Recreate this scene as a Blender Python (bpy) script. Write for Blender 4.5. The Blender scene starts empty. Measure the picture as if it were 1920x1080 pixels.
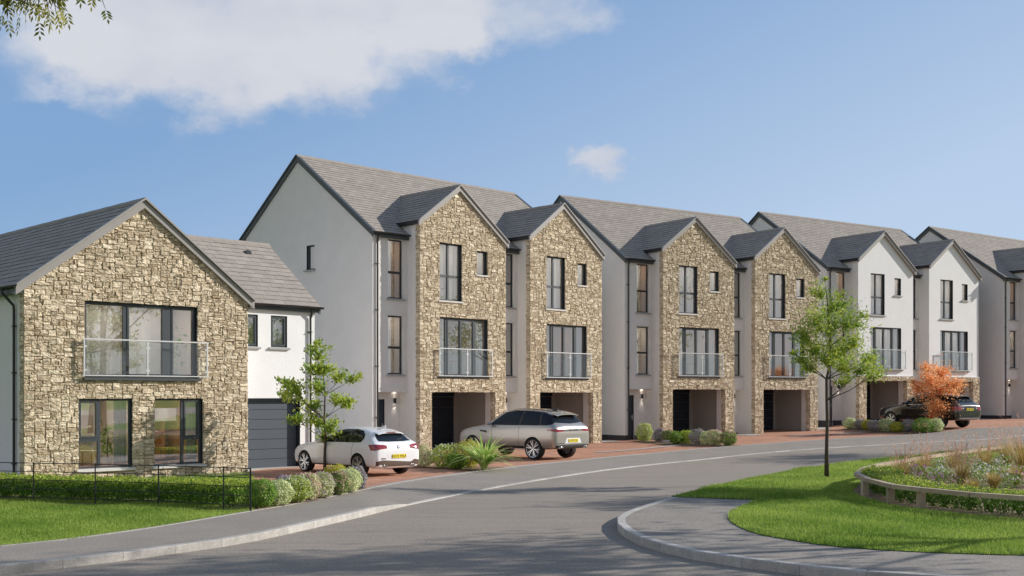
import bpy, bmesh, math, random
import numpy as np
from mathutils import Vector, Matrix
from mathutils.bvhtree import BVHTree

R = math.radians
rng = np.random.default_rng(7)
random.seed(11)
scene = bpy.context.scene
col = scene.collection

# ------------------------------------------------------------------ world levels
def gz(x, y):
    q = .8 * x + .6 * (y - 45)
    return float(np.interp(q, [-50, 4, 11.6, 22, 26, 40, 55, 90], [0, 0, .15, .36, .60, .83, 1.0, 1.2]))

SUN_AZ, SUN_EL = R(16), R(24)

# ------------------------------------------------------------------ helpers
def tag(o, label=None, cat=None, group=None, kind=None):
    if label: o['label'] = label
    if cat: o['category'] = cat
    if group: o['group'] = group
    if kind: o['kind'] = kind
    return o

def empty(name, loc, rz=0, label=None, cat=None, group=None):
    o = bpy.data.objects.new(name, None)
    o.empty_display_size = .3
    o.location = loc
    o.rotation_euler = (0, 0, rz)
    col.objects.link(o)
    return tag(o, label, cat, group)

class MB:
    """collects faces of several materials into one mesh"""
    def __init__(s): s.v = []; s.f = []; s.m = []; s.t = []
    def face(s, pts, m=0, t=.5):
        n = len(s.v); s.v.extend([tuple(p) for p in pts])
        s.f.append(tuple(range(n, n + len(pts)))); s.m.append(m); s.t.append(t)
    def grid(s, rows, m=0, t=.5):
        n = len(s.v); w = len(rows[0])
        for r in rows: s.v.extend([tuple(p) for p in r])
        for i in range(len(rows) - 1):
            for j in range(w - 1):
                a = n + i * w + j
                s.f.append((a, a + 1, a + w + 1, a + w)); s.m.append(m); s.t.append(t)
    def box(s, x0, x1, y0, y1, z0, z1, m=0, t=.5):
        n = len(s.v)
        s.v.extend([(x0, y0, z0), (x1, y0, z0), (x1, y1, z0), (x0, y1, z0), (x0, y0, z1), (x1, y0, z1), (x1, y1, z1), (x0, y1, z1)])
        for q in ((3, 2, 1, 0), (4, 5, 6, 7), (0, 1, 5, 4), (1, 2, 6, 5), (2, 3, 7, 6), (3, 0, 4, 7)):
            s.f.append(tuple(n + k for k in q)); s.m.append(m); s.t.append(t)
    def hexa(s, p, m=0, t=.5):
        """8 corners, bottom ring then top ring"""
        n = len(s.v); s.v.extend([tuple(q) for q in p])
        for q in ((3, 2, 1, 0), (4, 5, 6, 7), (0, 1, 5, 4), (1, 2, 6, 5), (2, 3, 7, 6), (3, 0, 4, 7)):
            s.f.append(tuple(n + k for k in q)); s.m.append(m); s.t.append(t)
    def tube(s, pts, r, n=8, m=0, t=.5, cap=True):
        pts = [Vector(p) for p in pts]
        rs = r if isinstance(r, (list, tuple)) else [r] * len(pts)
        b = len(s.v); ref = None
        for i, p in enumerate(pts):
            d = (pts[min(i + 1, len(pts) - 1)] - pts[max(i - 1, 0)]).normalized()
            if ref is None or abs(ref.dot(d)) > .95:
                ref = Vector((0, 0, 1)) if abs(d.z) < .9 else Vector((1, 0, 0))
            a = d.cross(ref).normalized(); c = d.cross(a).normalized()
            for k in range(n):
                q = p + a * (math.cos(2 * math.pi * k / n) * rs[i]) + c * (math.sin(2 * math.pi * k / n) * rs[i])
                s.v.append(tuple(q))
        for i in range(len(pts) - 1):
            for k in range(n):
                a0 = b + i * n + k; a1 = b + i * n + (k + 1) % n
                s.f.append((a0, a1, a1 + n, a0 + n)); s.m.append(m); s.t.append(t)
        if cap:
            s.f.append(tuple(b + k for k in range(n))[::-1]); s.m.append(m); s.t.append(t)
            e = b + (len(pts) - 1) * n
            s.f.append(tuple(e + k for k in range(n))); s.m.append(m); s.t.append(t)
    def lathe(s, prof, n=24, m=0, t=.5, axis='x'):
        """prof: (along axis, radius)"""
        rows = []
        for a, r in prof:
            rows.append([(a, r * math.cos(2 * math.pi * k / n), r * math.sin(2 * math.pi * k / n)) if axis == 'x'
                         else (r * math.cos(2 * math.pi * k / n), r * math.sin(2 * math.pi * k / n), a) for k in range(n + 1)])
        s.grid(rows, m, t)
    def build(s, name, mats, parent=None, smooth=False):
        me = bpy.data.meshes.new(name)
        me.from_pydata(s.v, [], s.f)
        if not isinstance(mats, (list, tuple)): mats = [mats]
        for q in mats: me.materials.append(q)
        me.polygons.foreach_set('material_index', np.array(s.m, dtype=np.int32))
        a = me.attributes.new('tint', 'FLOAT', 'FACE'); a.data.foreach_set('value', np.array(s.t, dtype=np.float32))
        if smooth: me.polygons.foreach_set('use_smooth', np.ones(len(s.f), dtype=bool))
        me.update()
        o = bpy.data.objects.new(name, me); col.objects.link(o)
        if parent is not None: o.parent = parent
        return o

def np_mesh(name, verts, faces, mats, tint=None, mi=None, parent=None, smooth=False):
    """verts (N,3), faces (M,k) arrays"""
    me = bpy.data.meshes.new(name)
    M, k = faces.shape
    me.vertices.add(len(verts)); me.vertices.foreach_set('co', verts.astype(np.float32).ravel())
    me.loops.add(M * k); me.loops.foreach_set('vertex_index', faces.astype(np.int32).ravel())
    me.polygons.add(M)
    me.polygons.foreach_set('loop_start', np.arange(0, M * k, k, dtype=np.int32))
    me.polygons.foreach_set('loop_total', np.full(M, k, dtype=np.int32))
    for q in (mats if isinstance(mats, (list, tuple)) else [mats]): me.materials.append(q)
    if mi is not None: me.polygons.foreach_set('material_index', mi.astype(np.int32))
    me.update(calc_edges=True)
    if tint is not None:
        a = me.attributes.new('tint', 'FLOAT', 'FACE'); a.data.foreach_set('value', tint.astype(np.float32))
    if smooth: me.polygons.foreach_set('use_smooth', np.ones(M, dtype=bool))
    o = bpy.data.objects.new(name, me); col.objects.link(o)
    if parent is not None: o.parent = parent
    return o

def copy_tree(o, parent=None):
    c = o.copy(); col.objects.link(c)
    if parent is not None: c.parent = parent
    for ch in list(o.children): copy_tree(ch, c)
    return c

# ------------------------------------------------------------------ materials
MAT = {}
def material(name, base, rough=.7, metal=0., spec=.5, tint=None, noise=None, noise2=None, bump=None, bump2=None, coat=0., transl=0., brick=None, stretch=None):
    """tint: second colour reached as the face attribute goes to 1; noise: (scale, amount); bump: (scale, strength, distance)"""
    m = bpy.data.materials.new(name); m.use_nodes = True
    nt = m.node_tree; N = nt.nodes; L = nt.links
    N.clear()
    out = N.new('ShaderNodeOutputMaterial')
    b = N.new('ShaderNodeBsdfPrincipled')
    b.inputs['Roughness'].default_value = rough
    b.inputs['Metallic'].default_value = metal
    b.inputs['Specular IOR Level'].default_value = spec
    if coat: b.inputs['Coat Weight'].default_value = coat; b.inputs['Coat Roughness'].default_value = .03
    tc = N.new('ShaderNodeTexCoord')
    vec = tc.outputs['Object']
    if stretch:
        mp = N.new('ShaderNodeMapping'); mp.inputs['Scale'].default_value = stretch[0]; mp.inputs['Rotation'].default_value = (0, 0, stretch[1])
        L.new(vec, mp.inputs['Vector']); svec = mp.outputs['Vector']
    else: svec = vec
    c = N.new('ShaderNodeRGB'); c.outputs[0].default_value = (*base, 1); cur = c.outputs[0]
    def mix(fac, a, bb, mode='MIX'):
        x = N.new('ShaderNodeMix'); x.data_type = 'RGBA'; x.blend_type = mode
        if isinstance(fac, float): x.inputs[0].default_value = fac
        else: L.new(fac, x.inputs[0])
        for s_, v in ((6, a), (7, bb)):
            if isinstance(v, tuple): x.inputs[s_].default_value = (*v, 1)
            else: L.new(v, x.inputs[s_])
        return x.outputs[2]
    if tint:
        at = N.new('ShaderNodeAttribute'); at.attribute_name = 'tint'
        cur = mix(at.outputs['Fac'], cur, tuple(tint))
    if brick:
        c1, c2, mo, sc, bw, bh, rot = brick
        mp = N.new('ShaderNodeMapping'); mp.inputs['Rotation'].default_value = (0, 0, rot); L.new(vec, mp.inputs['Vector'])
        bt = N.new('ShaderNodeTexBrick'); L.new(mp.outputs['Vector'], bt.inputs['Vector'])
        bt.inputs['Color1'].default_value = (*c1, 1); bt.inputs['Color2'].default_value = (*c2, 1); bt.inputs['Mortar'].default_value = (*mo, 1)
        bt.inputs['Scale'].default_value = sc; bt.inputs['Brick Width'].default_value = bw; bt.inputs['Row Height'].default_value = bh
        bt.inputs['Mortar Size'].default_value = .012; bt.inputs['Bias'].default_value = 0
        cur = bt.outputs['Color']
    for k, nz in enumerate((noise, noise2)):
        if nz:
            t = N.new('ShaderNodeTexNoise'); t.inputs['Scale'].default_value = nz[0]; t.inputs['Detail'].default_value = 6
            t.inputs['Roughness'].default_value = .65
            L.new(svec if k == 0 else vec, t.inputs['Vector'])
            r = N.new('ShaderNodeMapRange'); r.inputs[1].default_value = .3; r.inputs[2].default_value = .7
            r.inputs[3].default_value = 1 - nz[1]; r.inputs[4].default_value = 1 + nz[1]
            L.new(t.outputs['Fac'], r.inputs[0])
            cur = mix(1., cur, r.outputs[0], 'MULTIPLY')
    L.new(cur, b.inputs['Base Color'])
    prev = None
    for bp in (bump, bump2):
        if bp:
            t = N.new('ShaderNodeTexNoise'); t.inputs['Scale'].default_value = bp[0]; t.inputs['Detail'].default_value = 5
            L.new(vec, t.inputs['Vector'])
            q = N.new('ShaderNodeBump'); q.inputs['Strength'].default_value = bp[1]; q.inputs['Distance'].default_value = bp[2]
            L.new(t.outputs['Fac'], q.inputs['Height'])
            if prev: L.new(prev, q.inputs['Normal'])
            prev = q.outputs['Normal']
    if prev: L.new(prev, b.inputs['Normal'])
    sh = b.outputs[0]
    if transl:
        tr = N.new('ShaderNodeBsdfTranslucent'); L.new(cur, tr.inputs['Color'])
        mx = N.new('ShaderNodeMixShader'); mx.inputs[0].default_value = transl
        L.new(sh, mx.inputs[1]); L.new(tr.outputs[0], mx.inputs[2]); sh = mx.outputs[0]
    L.new(sh, out.inputs['Surface'])
    MAT[name] = m
    return m

def glass_material(name, tintc, refl, rough=0.0):
    m = bpy.data.materials.new(name); m.use_nodes = True
    nt = m.node_tree; N = nt.nodes; L = nt.links; N.clear()
    out = N.new('ShaderNodeOutputMaterial')
    tr = N.new('ShaderNodeBsdfTransparent'); tr.inputs[0].default_value = (*tintc, 1)
    gl = N.new('ShaderNodeBsdfGlossy'); gl.inputs['Roughness'].default_value = rough; gl.inputs['Color'].default_value = (.95, .97, 1, 1)
    fr = N.new('ShaderNodeFresnel'); ge = N.new('ShaderNodeNewGeometry')
    io = N.new('ShaderNodeMapRange'); io.inputs[3].default_value = 1.5; io.inputs[4].default_value = 1 / 1.5
    L.new(ge.outputs['Backfacing'], io.inputs[0]); L.new(io.outputs[0], fr.inputs['IOR'])
    ad = N.new('ShaderNodeMath'); ad.operation = 'ADD'; ad.use_clamp = True; ad.inputs[1].default_value = refl
    L.new(fr.outputs[0], ad.inputs[0])
    mx = N.new('ShaderNodeMixShader'); L.new(ad.outputs[0], mx.inputs[0]); L.new(tr.outputs[0], mx.inputs[1]); L.new(gl.outputs[0], mx.inputs[2])
    L.new(mx.outputs[0], out.inputs['Surface'])
    MAT[name] = m
    return m

def emission_material(name, c, s):
    m = bpy.data.materials.new(name); m.use_nodes = True
    N = m.node_tree.nodes; L = m.node_tree.links; N.clear()
    o = N.new('ShaderNodeOutputMaterial'); e = N.new('ShaderNodeEmission')
    e.inputs[0].default_value = (*c, 1); e.inputs[1].default_value = s
    L.new(e.outputs[0], o.inputs[0]); MAT[name] = m
    return m

material('stone', (.44, .35, .238), .9, spec=.15, tint=(.75, .65, .495), noise=(7, .28), noise2=(30, .30), bump=(14, 1., .035), bump2=(48, .8, .012))
material('mortar', (.30, .24, .165), .95, spec=.1, noise=(12, .2))
material('render', (.715, .695, .675), .92, spec=.15, noise=(1.2, .035), bump=(34, .6, .010))
material('white_render', (.81, .81, .81), .92, spec=.15, noise=(1.2, .03), bump=(34, .7, .012))
material('slate', (.305, .272, .24), .7, spec=.08, tint=(.365, .325, .288), noise=(2.5, .10), noise2=(25, .08), bump=(30, .25, .004))
material('slate_under', (.03, .03, .033), .8)
material('trim', (.30, .285, .27), .55, spec=.4, noise=(3, .05))
material('dark_trim', (.055, .065, .072), .45, spec=.5, noise=(3, .06))
material('gutter_black', (.018, .018, .02), .4, spec=.5)
material('frame', (.052, .062, .072), .38, spec=.5, noise=(4, .05))
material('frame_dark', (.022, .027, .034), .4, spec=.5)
material('sill', (.36, .36, .35), .7, noise=(6, .08), bump=(40, .2, .003))
material('stone_sill', (.62, .60, .56), .75, noise=(6, .07), bump=(40, .2, .003))
material('door_navy', (.012, .019, .034), .45, spec=.5, noise=(5, .1))
material('garage_grey', (.066, .082, .104), .55, spec=.4, noise=(2, .05), noise2=(60, .04))
material('plinth', (.045, .045, .05), .8, noise=(8, .15))
material('steel', (.62, .63, .64), .28, metal=.75)
material('white_steel', (.68, .69, .70), .35, metal=.4)
material('carport_shade_render', (.40, .375, .355), .92, spec=.15, noise=(1.2, .05), bump=(34, .5, .008))  # render darkened so the carport recess carries its shade in the colour
glass_material('glass', (.92, .95, .95), .40)
glass_material('balcony_glass', (.965, .98, .975), .02)
material('room_wall', (.70, .64, .56), .9, noise=(1, .04))
material('room_tan', (.50, .30, .14), .85, noise=(1, .08))
material('room_floor', (.30, .17, .09), .5, noise=(5, .2))
material('room_ceiling', (.82, .80, .77), .9)
material('blind', (.90, .88, .84), .85, transl=.5, noise=(2, .04))
material('curtain_grey', (.50, .50, .49), .9, transl=.15, noise=(3, .06))
material('wood', (.46, .22, .075), .5, noise=(4, .25))
material('orange_wood', (.62, .17, .03), .5, noise=(4, .2))
material('asphalt', (.285, .248, .210), .9, spec=.25, noise=(1.1, .11), noise2=(26, .36), bump=(95, .6, .006), stretch=((.35, 3.2, 1), R(-35)))
material('pavement', (.275, .247, .217), .9, spec=.25, noise=(.8, .09), noise2=(26, .30), bump=(95, .5, .005))
material('kerb', (.36, .34, .31), .85, tint=(.50, .475, .44), noise=(6, .16), noise2=(40, .22), bump=(30, .4, .005))
material('edging', (.34, .32, .30), .85, noise=(6, .12), noise2=(40, .12))
material('concrete', (.42, .40, .375), .85, noise=(2, .10), noise2=(30, .1))
material('gravel', (.44, .38, .30), .95, noise=(30, .3), bump=(60, .8, .02))
material('soil', (.22, .15, .095), .95, noise=(8, .3), noise2=(50, .3), bump=(25, .8, .03))
material('paving', (.3, .12, .07), .85, spec=.25, brick=((.60, .30, .19), (.45, .225, .15), (.27, .17, .12), 1., .21, .105, R(18)), noise=(.5, .16), noise2=(30, .2), bump=(30, .3, .004))
material('turf', (.14, .225, .04), .95, spec=.1, noise=(1.6, .22), noise2=(14, .35), bump=(40, .7, .03))
material('grass_blade', (.145, .27, .032), .6, spec=.25, tint=(.48, .58, .13), transl=.4)
material('leaf_green', (.085, .20, .022), .5, spec=.35, tint=(.33, .50, .08), transl=.35)
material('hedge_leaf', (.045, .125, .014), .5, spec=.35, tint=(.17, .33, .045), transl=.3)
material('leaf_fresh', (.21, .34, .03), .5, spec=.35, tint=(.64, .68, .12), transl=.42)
material('leaf_yellow', (.34, .38, .04), .55, spec=.3, tint=(.72, .66, .11), transl=.35)
material('leaf_pale', (.34, .44, .13), .55, spec=.3, tint=(.95, .95, .64), transl=.3)
material('leaf_grey', (.19, .205, .16), .6, spec=.25, tint=(.56, .55, .52), transl=.25)
material('leaf_olive', (.09, .12, .014), .5, spec=.35, tint=(.36, .34, .04), transl=.4)
material('leaf_orange', (.82, .28, .085), .55, spec=.3, tint=(.98, .66, .34), transl=.42)
material('flower_pink', (.66, .20, .36), .6, tint=(.90, .52, .58), transl=.25)
material('flower_purple', (.42, .18, .42), .6, tint=(.68, .46, .68), transl=.25)
material('flower_white', (.66, .68, .60), .6, tint=(.84, .84, .80), transl=.25)
material('seed_head', (.56, .30, .22), .7, tint=(.84, .58, .46), transl=.3)
material('blade_straw', (.27, .23, .055), .6, tint=(.72, .53, .22), transl=.3)
material('blade_spiky', (.20, .42, .05), .45, spec=.4, tint=(.90, .93, .42), transl=.35)
material('bark', (.085, .062, .045), .9, noise=(12, .35), bump=(30, .8, .01))
material('bark_dark', (.035, .025, .02), .9, noise=(12, .3), bump=(30, .8, .01))
material('timber', (.36, .275, .19), .8, tint=(.50, .40, .29), noise=(3, .15), noise2=(30, .15), bump=(25, .4, .004))
material('iron', (.025, .026, .03), .6, noise=(10, .2))
material('paint_white', (.84, .84, .86), .25, spec=.5, coat=1.)
material('paint_silver', (.43, .405, .37), .32, metal=.65, spec=.5, coat=1.)
material('paint_black', (.012, .011, .010), .18, spec=.5, coat=1.)
material('car_glass', (.010, .013, .017), .05, spec=.28)
material('rubber', (.014, .014, .014), .8, bump=(60, .3, .003))
material('plastic_dark', (.03, .028, .027), .55)
material('diffuser_brown', (.10, .062, .042), .45, noise=(4, .1))
material('alloy', (.60, .61, .63), .25, metal=.85)
material('alloy_dark', (.10, .10, .11), .35, metal=.6)
material('lamp_red', (.27, .008, .016), .12, spec=.8, coat=1., noise=(8, .3))
material('lamp_clear', (.75, .76, .78), .1, spec=.8, coat=1.)
material('plate_yellow', (.82, .66, .02), .4)
material('plate_black', (.01, .01, .01), .5)
material('badge_blue', (.05, .16, .40), .3)
material('globe_white', (.85, .82, .76), .4)
material('picture_red', (.45, .02, .05), .6)
emission_material('lamp_glow', (1., .86, .7), 6.)
emission_material('lit_shade', (1., .52, .18), .9)
emission_material('room_fill', (1., .84, .66), 20.)  # glow of the unseen discs added to light the rooms

# ------------------------------------------------------------------ walls, stones, windows (building frame: x along the front, y into the house, z up)
def clip_top(poly, top):
    """keep the part of the polygon (u,v) lying under v = top(u), linear inside the polygon's span"""
    out = []
    n = len(poly)
    for i in range(n):
        a, b = poly[i], poly[(i + 1) % n]
        fa, fb = top(a[0]) - a[1], top(b[0]) - b[1]
        if fa >= 0: out.append(a)
        if (fa > 0 > fb) or (fa < 0 < fb):
            k = fa / (fa - fb); out.append((a[0] + (b[0] - a[0]) * k, a[1] + (b[1] - a[1]) * k))
    return out

def topline(pts):
    xs = [p[0] for p in pts]; zs = [p[1] for p in pts]
    return lambda u: float(np.interp(u, xs, zs))

def wall(mb, mp, u0, u1, v0, top_pts, openings, reveal=.12, m=0, mr=None):
    """wall with openings; mp(u,v,w) -> point, w outward"""
    top = topline(top_pts)
    us = sorted({u0, u1, *[x for o in openings for x in o[:2]], *[p[0] for p in top_pts if u0 < p[0] < u1]})
    us = [u for u in us if u0 - 1e-6 <= u <= u1 + 1e-6]
    vmax = max(p[1] for p in top_pts) + .01
    vs = sorted({v0, vmax, *[x for o in openings for x in o[2:4] if x > v0]})
    for a, b in zip(us[:-1], us[1:]):
        for c, d in zip(vs[:-1], vs[1:]):
            cu, cv = (a + b) / 2, (c + d) / 2
            if any(o[0] < cu < o[1] and o[2] < cv < o[3] for o in openings): continue
            poly = clip_top([(a, c), (b, c), (b, d), (a, d)], top)
            if len(poly) >= 3: mb.face([mp(u, v, 0) for u, v in poly], m)
    if reveal:
        k = m if mr is None else mr
        for o in openings:
            a, b, c, d = o[:4]
            rv = o[4] if len(o) > 4 else reveal
            c0 = max(c, v0)
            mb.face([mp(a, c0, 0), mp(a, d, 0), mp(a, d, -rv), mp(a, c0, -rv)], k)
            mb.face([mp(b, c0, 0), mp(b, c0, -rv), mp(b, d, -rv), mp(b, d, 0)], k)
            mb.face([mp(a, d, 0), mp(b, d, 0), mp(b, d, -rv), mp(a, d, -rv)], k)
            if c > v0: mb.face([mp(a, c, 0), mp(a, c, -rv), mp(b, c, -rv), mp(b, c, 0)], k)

def stones(mb, mp, u0, u1, v0, top_pts, openings, m=0, cu=.070, cv=.041, seed=1, depth=.031):
    """irregular squared rubble: every stone its own rough block"""
    r = random.Random(seed)
    top = topline(top_pts)
    nu = max(1, round((u1 - u0) / cu)); cu = (u1 - u0) / nu
    vmax = max(p[1] for p in top_pts); nv = int((vmax - v0) / cv) + 1
    occ = [[False] * nu for _ in range(nv)]
    for j in range(nv):
        for i in range(nu):
            u, v = u0 + (i + .5) * cu, v0 + (j + .5) * cv
            if v + cv * .2 > top(u) or any(o[0] < u < o[1] and o[2] < v < o[3] for o in openings): occ[j][i] = True
    for j in range(nv):
        for i in range(nu):
            if occ[j][i]: continue
            p = r.random()
            if p < .30: w, h = r.choice([(3, 1), (4, 1), (2, 1), (5, 1), (6, 1)])
            elif p < .72: w, h = r.choice([(3, 2), (4, 2), (5, 2), (3, 2), (2, 2)])
            elif p < .94: w, h = r.choice([(3, 3), (4, 3), (4, 3), (5, 3)])
            else: w, h = r.choice([(2, 4), (4, 4), (3, 4), (4, 3)])
            ww = 0
            while ww < w and i + ww < nu and not occ[j][i + ww]: ww += 1
            hh = 1
            while hh < h and j + hh < nv and all(not occ[j + hh][i + k] for k in range(ww)): hh += 1
            for b in range(hh):
                for a in range(ww): occ[j + b][i + a] = True
            a0, a1, b0, b1 = u0 + i * cu, u0 + (i + ww) * cu, v0 + j * cv, v0 + (j + hh) * cv
            for o in openings:
                if a0 < o[1] and a1 > o[0] and b0 < o[3] and b1 > o[2]:
                    cut = [(o[1] - a0, 0), (a1 - o[0], 1), (o[3] - b0, 2), (b1 - o[2], 3)]
                    k = min(cut)[1]
                    if k == 0: a0 = o[1]
                    elif k == 1: a1 = o[0]
                    elif k == 2: b0 = o[3]
                    else: b1 = o[2]
            g = r.uniform(.0005, .0035)
            a0 += g; a1 -= g; b0 += g; b1 -= g
            if a1 - a0 < .02 or b1 - b0 < .02: continue
            jx = min(.024, (a1 - a0) * .16); jy = min(.016, (b1 - b0) * .22)
            ring = []
            for (x, y) in ((0, 0), (.5, 0), (1, 0), (1, .5), (1, 1), (.5, 1), (0, 1), (0, .5)):
                ring.append((a0 + (a1 - a0) * x + (0 if x in (0, 1) and a0 - u0 < .02 else r.uniform(-jx, jx)) * .8, b0 + (b1 - b0) * y + r.uniform(-jy, jy) * .8))
            cxm, cym = sum(q[0] for q in ring) / 8, sum(q[1] for q in ring) / 8
            ins = r.uniform(.07, .17)
            dd = depth * r.uniform(.55, 1.25)
            tu, tv = r.uniform(-.35, .35) * dd, r.uniform(-.30, .30) * dd
            t = min(1, max(0, r.gauss(.52, .27)))
            n = len(mb.v)
            for q in ring: mb.v.append(tuple(mp(q[0], q[1], -.004)))
            for q in ring:
                x = q[0] + (cxm - q[0]) * ins; y = q[1] + (cym - q[1]) * ins
                sx = (q[0] - cxm) / (a1 - a0) * 2; sy = (q[1] - cym) / (b1 - b0) * 2
                mb.v.append(tuple(mp(x, y, max(.006, dd + tu * sx + tv * sy + r.uniform(-.006, .006)))))
            for q in ring:
                x = q[0] + (cxm - q[0]) * r.uniform(.45, .62); y = q[1] + (cym - q[1]) * r.uniform(.45, .62)
                mb.v.append(tuple(mp(x, y, max(.01, dd + (tu * (q[0] - cxm) / (a1 - a0) + tv * (q[1] - cym) / (b1 - b0)) + r.uniform(-.011, .011)))))
            mb.v.append(tuple(mp(cxm + r.uniform(-.1, .1) * (a1 - a0), cym + r.uniform(-.1, .1) * (b1 - b0), dd * r.uniform(.85, 1.25))))
            for k in range(8):
                k2 = (k + 1) % 8
                for z_ in (0, 8):
                    mb.f.append((n + z_ + k, n + z_ + k2, n + z_ + 8 + k2, n + z_ + 8 + k)); mb.m.append(m); mb.t.append(t)
                mb.f.append((n + 16 + k, n + 16 + k2, n + 24)); mb.m.append(m); mb.t.append(t)

def front_map(y): return lambda u, v, w: (u, y - w, v)
def left_map(x): return lambda u, v, w: (x - w, u, v)         # wall facing -x, u runs along y
def right_map(x): return lambda u, v, w: (x + w, u, v)

def window(root, s0, s1, z0, z1, mp, bars=(), casements=(), sill='sill', setback=.10, name='window', fw=.055, sillout=.07, mat='frame', glass_gap=()):
    """frame set in the reveal, glass pane and a sill; bars / casements are rectangles (s0,s1,z0,z1)"""
    f = MB()
    def bar(a, b, c, d, w0, w1):
        P = [mp(a, c, w1), mp(b, c, w1), mp(b, c, w0), mp(a, c, w0), mp(a, d, w1), mp(b, d, w1), mp(b, d, w0), mp(a, d, w0)]
        f.hexa(P)
    A, B = -setback - .06, -setback
    bar(s0, s0 + fw, z0, z1, A, B); bar(s1 - fw, s1, z0, z1, A, B)
    bar(s0 + fw, s1 - fw, z0, z0 + fw, A, B); bar(s0 + fw, s1 - fw, z1 - fw, z1, A, B)
    for b in bars: bar(*b, A - .004, B + .004)
    for (a, b, c, d) in casements:
        k = .05
        bar(a, a + k, c, d, A, B + .022); bar(b - k, b, c, d, A, B + .022)
        bar(a + k, b - k, c, c + k, A, B + .022); bar(a + k, b - k, d - k, d, A, B + .022)
    w = f.build(name, MAT[mat], root)
    g = MB(); q = -setback - .035
    g.face([mp(s0 + fw * .5, z0 + fw * .5, q), mp(s1 - fw * .5, z0 + fw * .5, q), mp(s1 - fw * .5, z1 - fw * .5, q), mp(s0 + fw * .5, z1 - fw * .5, q)])
    g.build('pane', MAT['glass'], w)
    if sill:
        k = MB()
        P = [mp(s0 - .08, z0 - .075, sillout), mp(s1 + .08, z0 - .075, sillout), mp(s1 + .08, z0 - .075, .0), mp(s0 - .08, z0 - .075, .0),
             mp(s0 - .08, z0 - .022, sillout), mp(s1 + .08, z0 - .022, sillout), mp(s1 + .08, z0 - .004, .0), mp(s0 - .08, z0 - .004, .0)]
        k.hexa(P)
        P = [mp(s0 + .002, z0 - .05, .0), mp(s1 - .002, z0 - .05, .0), mp(s1 - .002, z0 - .05, -setback), mp(s0 + .002, z0 - .05, -setback),
             mp(s0 + .002, z0 - .004, .0), mp(s1 - .002, z0 - .004, .0), mp(s1 - .002, z0 + .006, -setback), mp(s0 + .002, z0 + .006, -setback)]
        k.hexa(P)
        k.build('sill', MAT[sill], w)
    return w

def room(mb, mp, s0, s1, z0, z1, depth=2.4, side=.35, wallm=0, back=None):
    """the room behind a window: floor, ceiling, walls (materials: wall, tan, floor, ceiling)"""
    a, b, c, d, e = s0 - side, s1 + side, z0 - .02, z1 + .12, -.17
    f = -depth
    bm = wallm if back is None else back
    mb.face([mp(a, c, f), mp(b, c, f), mp(b, d, f), mp(a, d, f)], bm)
    mb.face([mp(a, c, e), mp(a, c, f), mp(a, d, f), mp(a, d, e)], wallm)
    mb.face([mp(b, c, e), mp(b, d, e), mp(b, d, f), mp(b, c, f)], bm)
    mb.face([mp(a, c, e), mp(b, c, e), mp(b, c, f), mp(a, c, f)], 2)
    mb.face([mp(a, d, e), mp(a, d, f), mp(b, d, f), mp(b, d, e)], 3)

def room_fill(root, mp, s, z, w, r=.22, k=1.):  # unseen glowing disc, added to brighten the room and its blinds
    m = MB(); m.face([mp(s + r * math.cos(a), z, w + r * math.sin(a)) for a in [math.pi * 2 * i / 12 for i in range(12)]])
    return m.build('fill_light', MAT['room_fill'], root)

def curtain(root, mp, a, b, c, d, w=-.24, mat='blind', waves=6, amp=.03, name='curtain'):
    m = MB(); n = waves * 6; rows = []
    for j in range(2):
        z = c if j == 0 else d
        rows.append([mp(a + (b - a) * i / n, z, w + amp * math.sin(2 * math.pi * waves * i / n + .6)) for i in range(n + 1)])
    m.grid(rows)
    return m.build(name, MAT[mat], root, smooth=True)

def slates(mb, e0, e1, r0, r1, gauge=.225, width=.42, seed=3, lift=.015):
    """courses of slates from the eave line e0-e1 up to the ridge line r0-r1; materials: slate, under"""
    r = random.Random(seed)
    e0, e1, r0, r1 = map(Vector, (e0, e1, r0, r1))
    n = ((e1 - e0).cross(r0 - e0)).normalized()
    if n.z < 0: n = -n
    H = (r0 - e0).length; nc = max(2, round(H / gauge))
    mb.face([e0 - n * .006, e1 - n * .006, r1 - n * .006, r0 - n * .006], 1)
    for i in range(nc):
        t0, t1 = i / nc, min(1.0, (i + 1.18) / nc)
        A0, A1 = e0.lerp(r0, t0), e1.lerp(r1, t0)
        B0, B1 = e0.lerp(r0, t1), e1.lerp(r1, t1)
        L = (A1 - A0).length; ns = max(1, round(L / width)); off = .5 if i % 2 else 0.
        cuts = [0.] + [(k + off) / ns for k in range(0 if off else 1, ns)] + [1.]
        for a, b in zip(cuts[:-1], cuts[1:]):
            if b - a < 1e-4: continue
            ga, gb = a + .0035 / L, b - .0035 / L
            lf = lift * r.uniform(.8, 1.25)
            p0, p1 = A0.lerp(A1, ga) + n * lf, A0.lerp(A1, gb) + n * lf
            q0, q1 = B0.lerp(B1, ga) + n * .002, B0.lerp(B1, gb) + n * .002
            t = min(1, max(0, r.gauss(.5, .24)))
            mb.face([p0, p1, q1, q0], 0, t)
            mb.face([p0 - n * lf, p1 - n * lf, p1, p0], 1, t)

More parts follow.
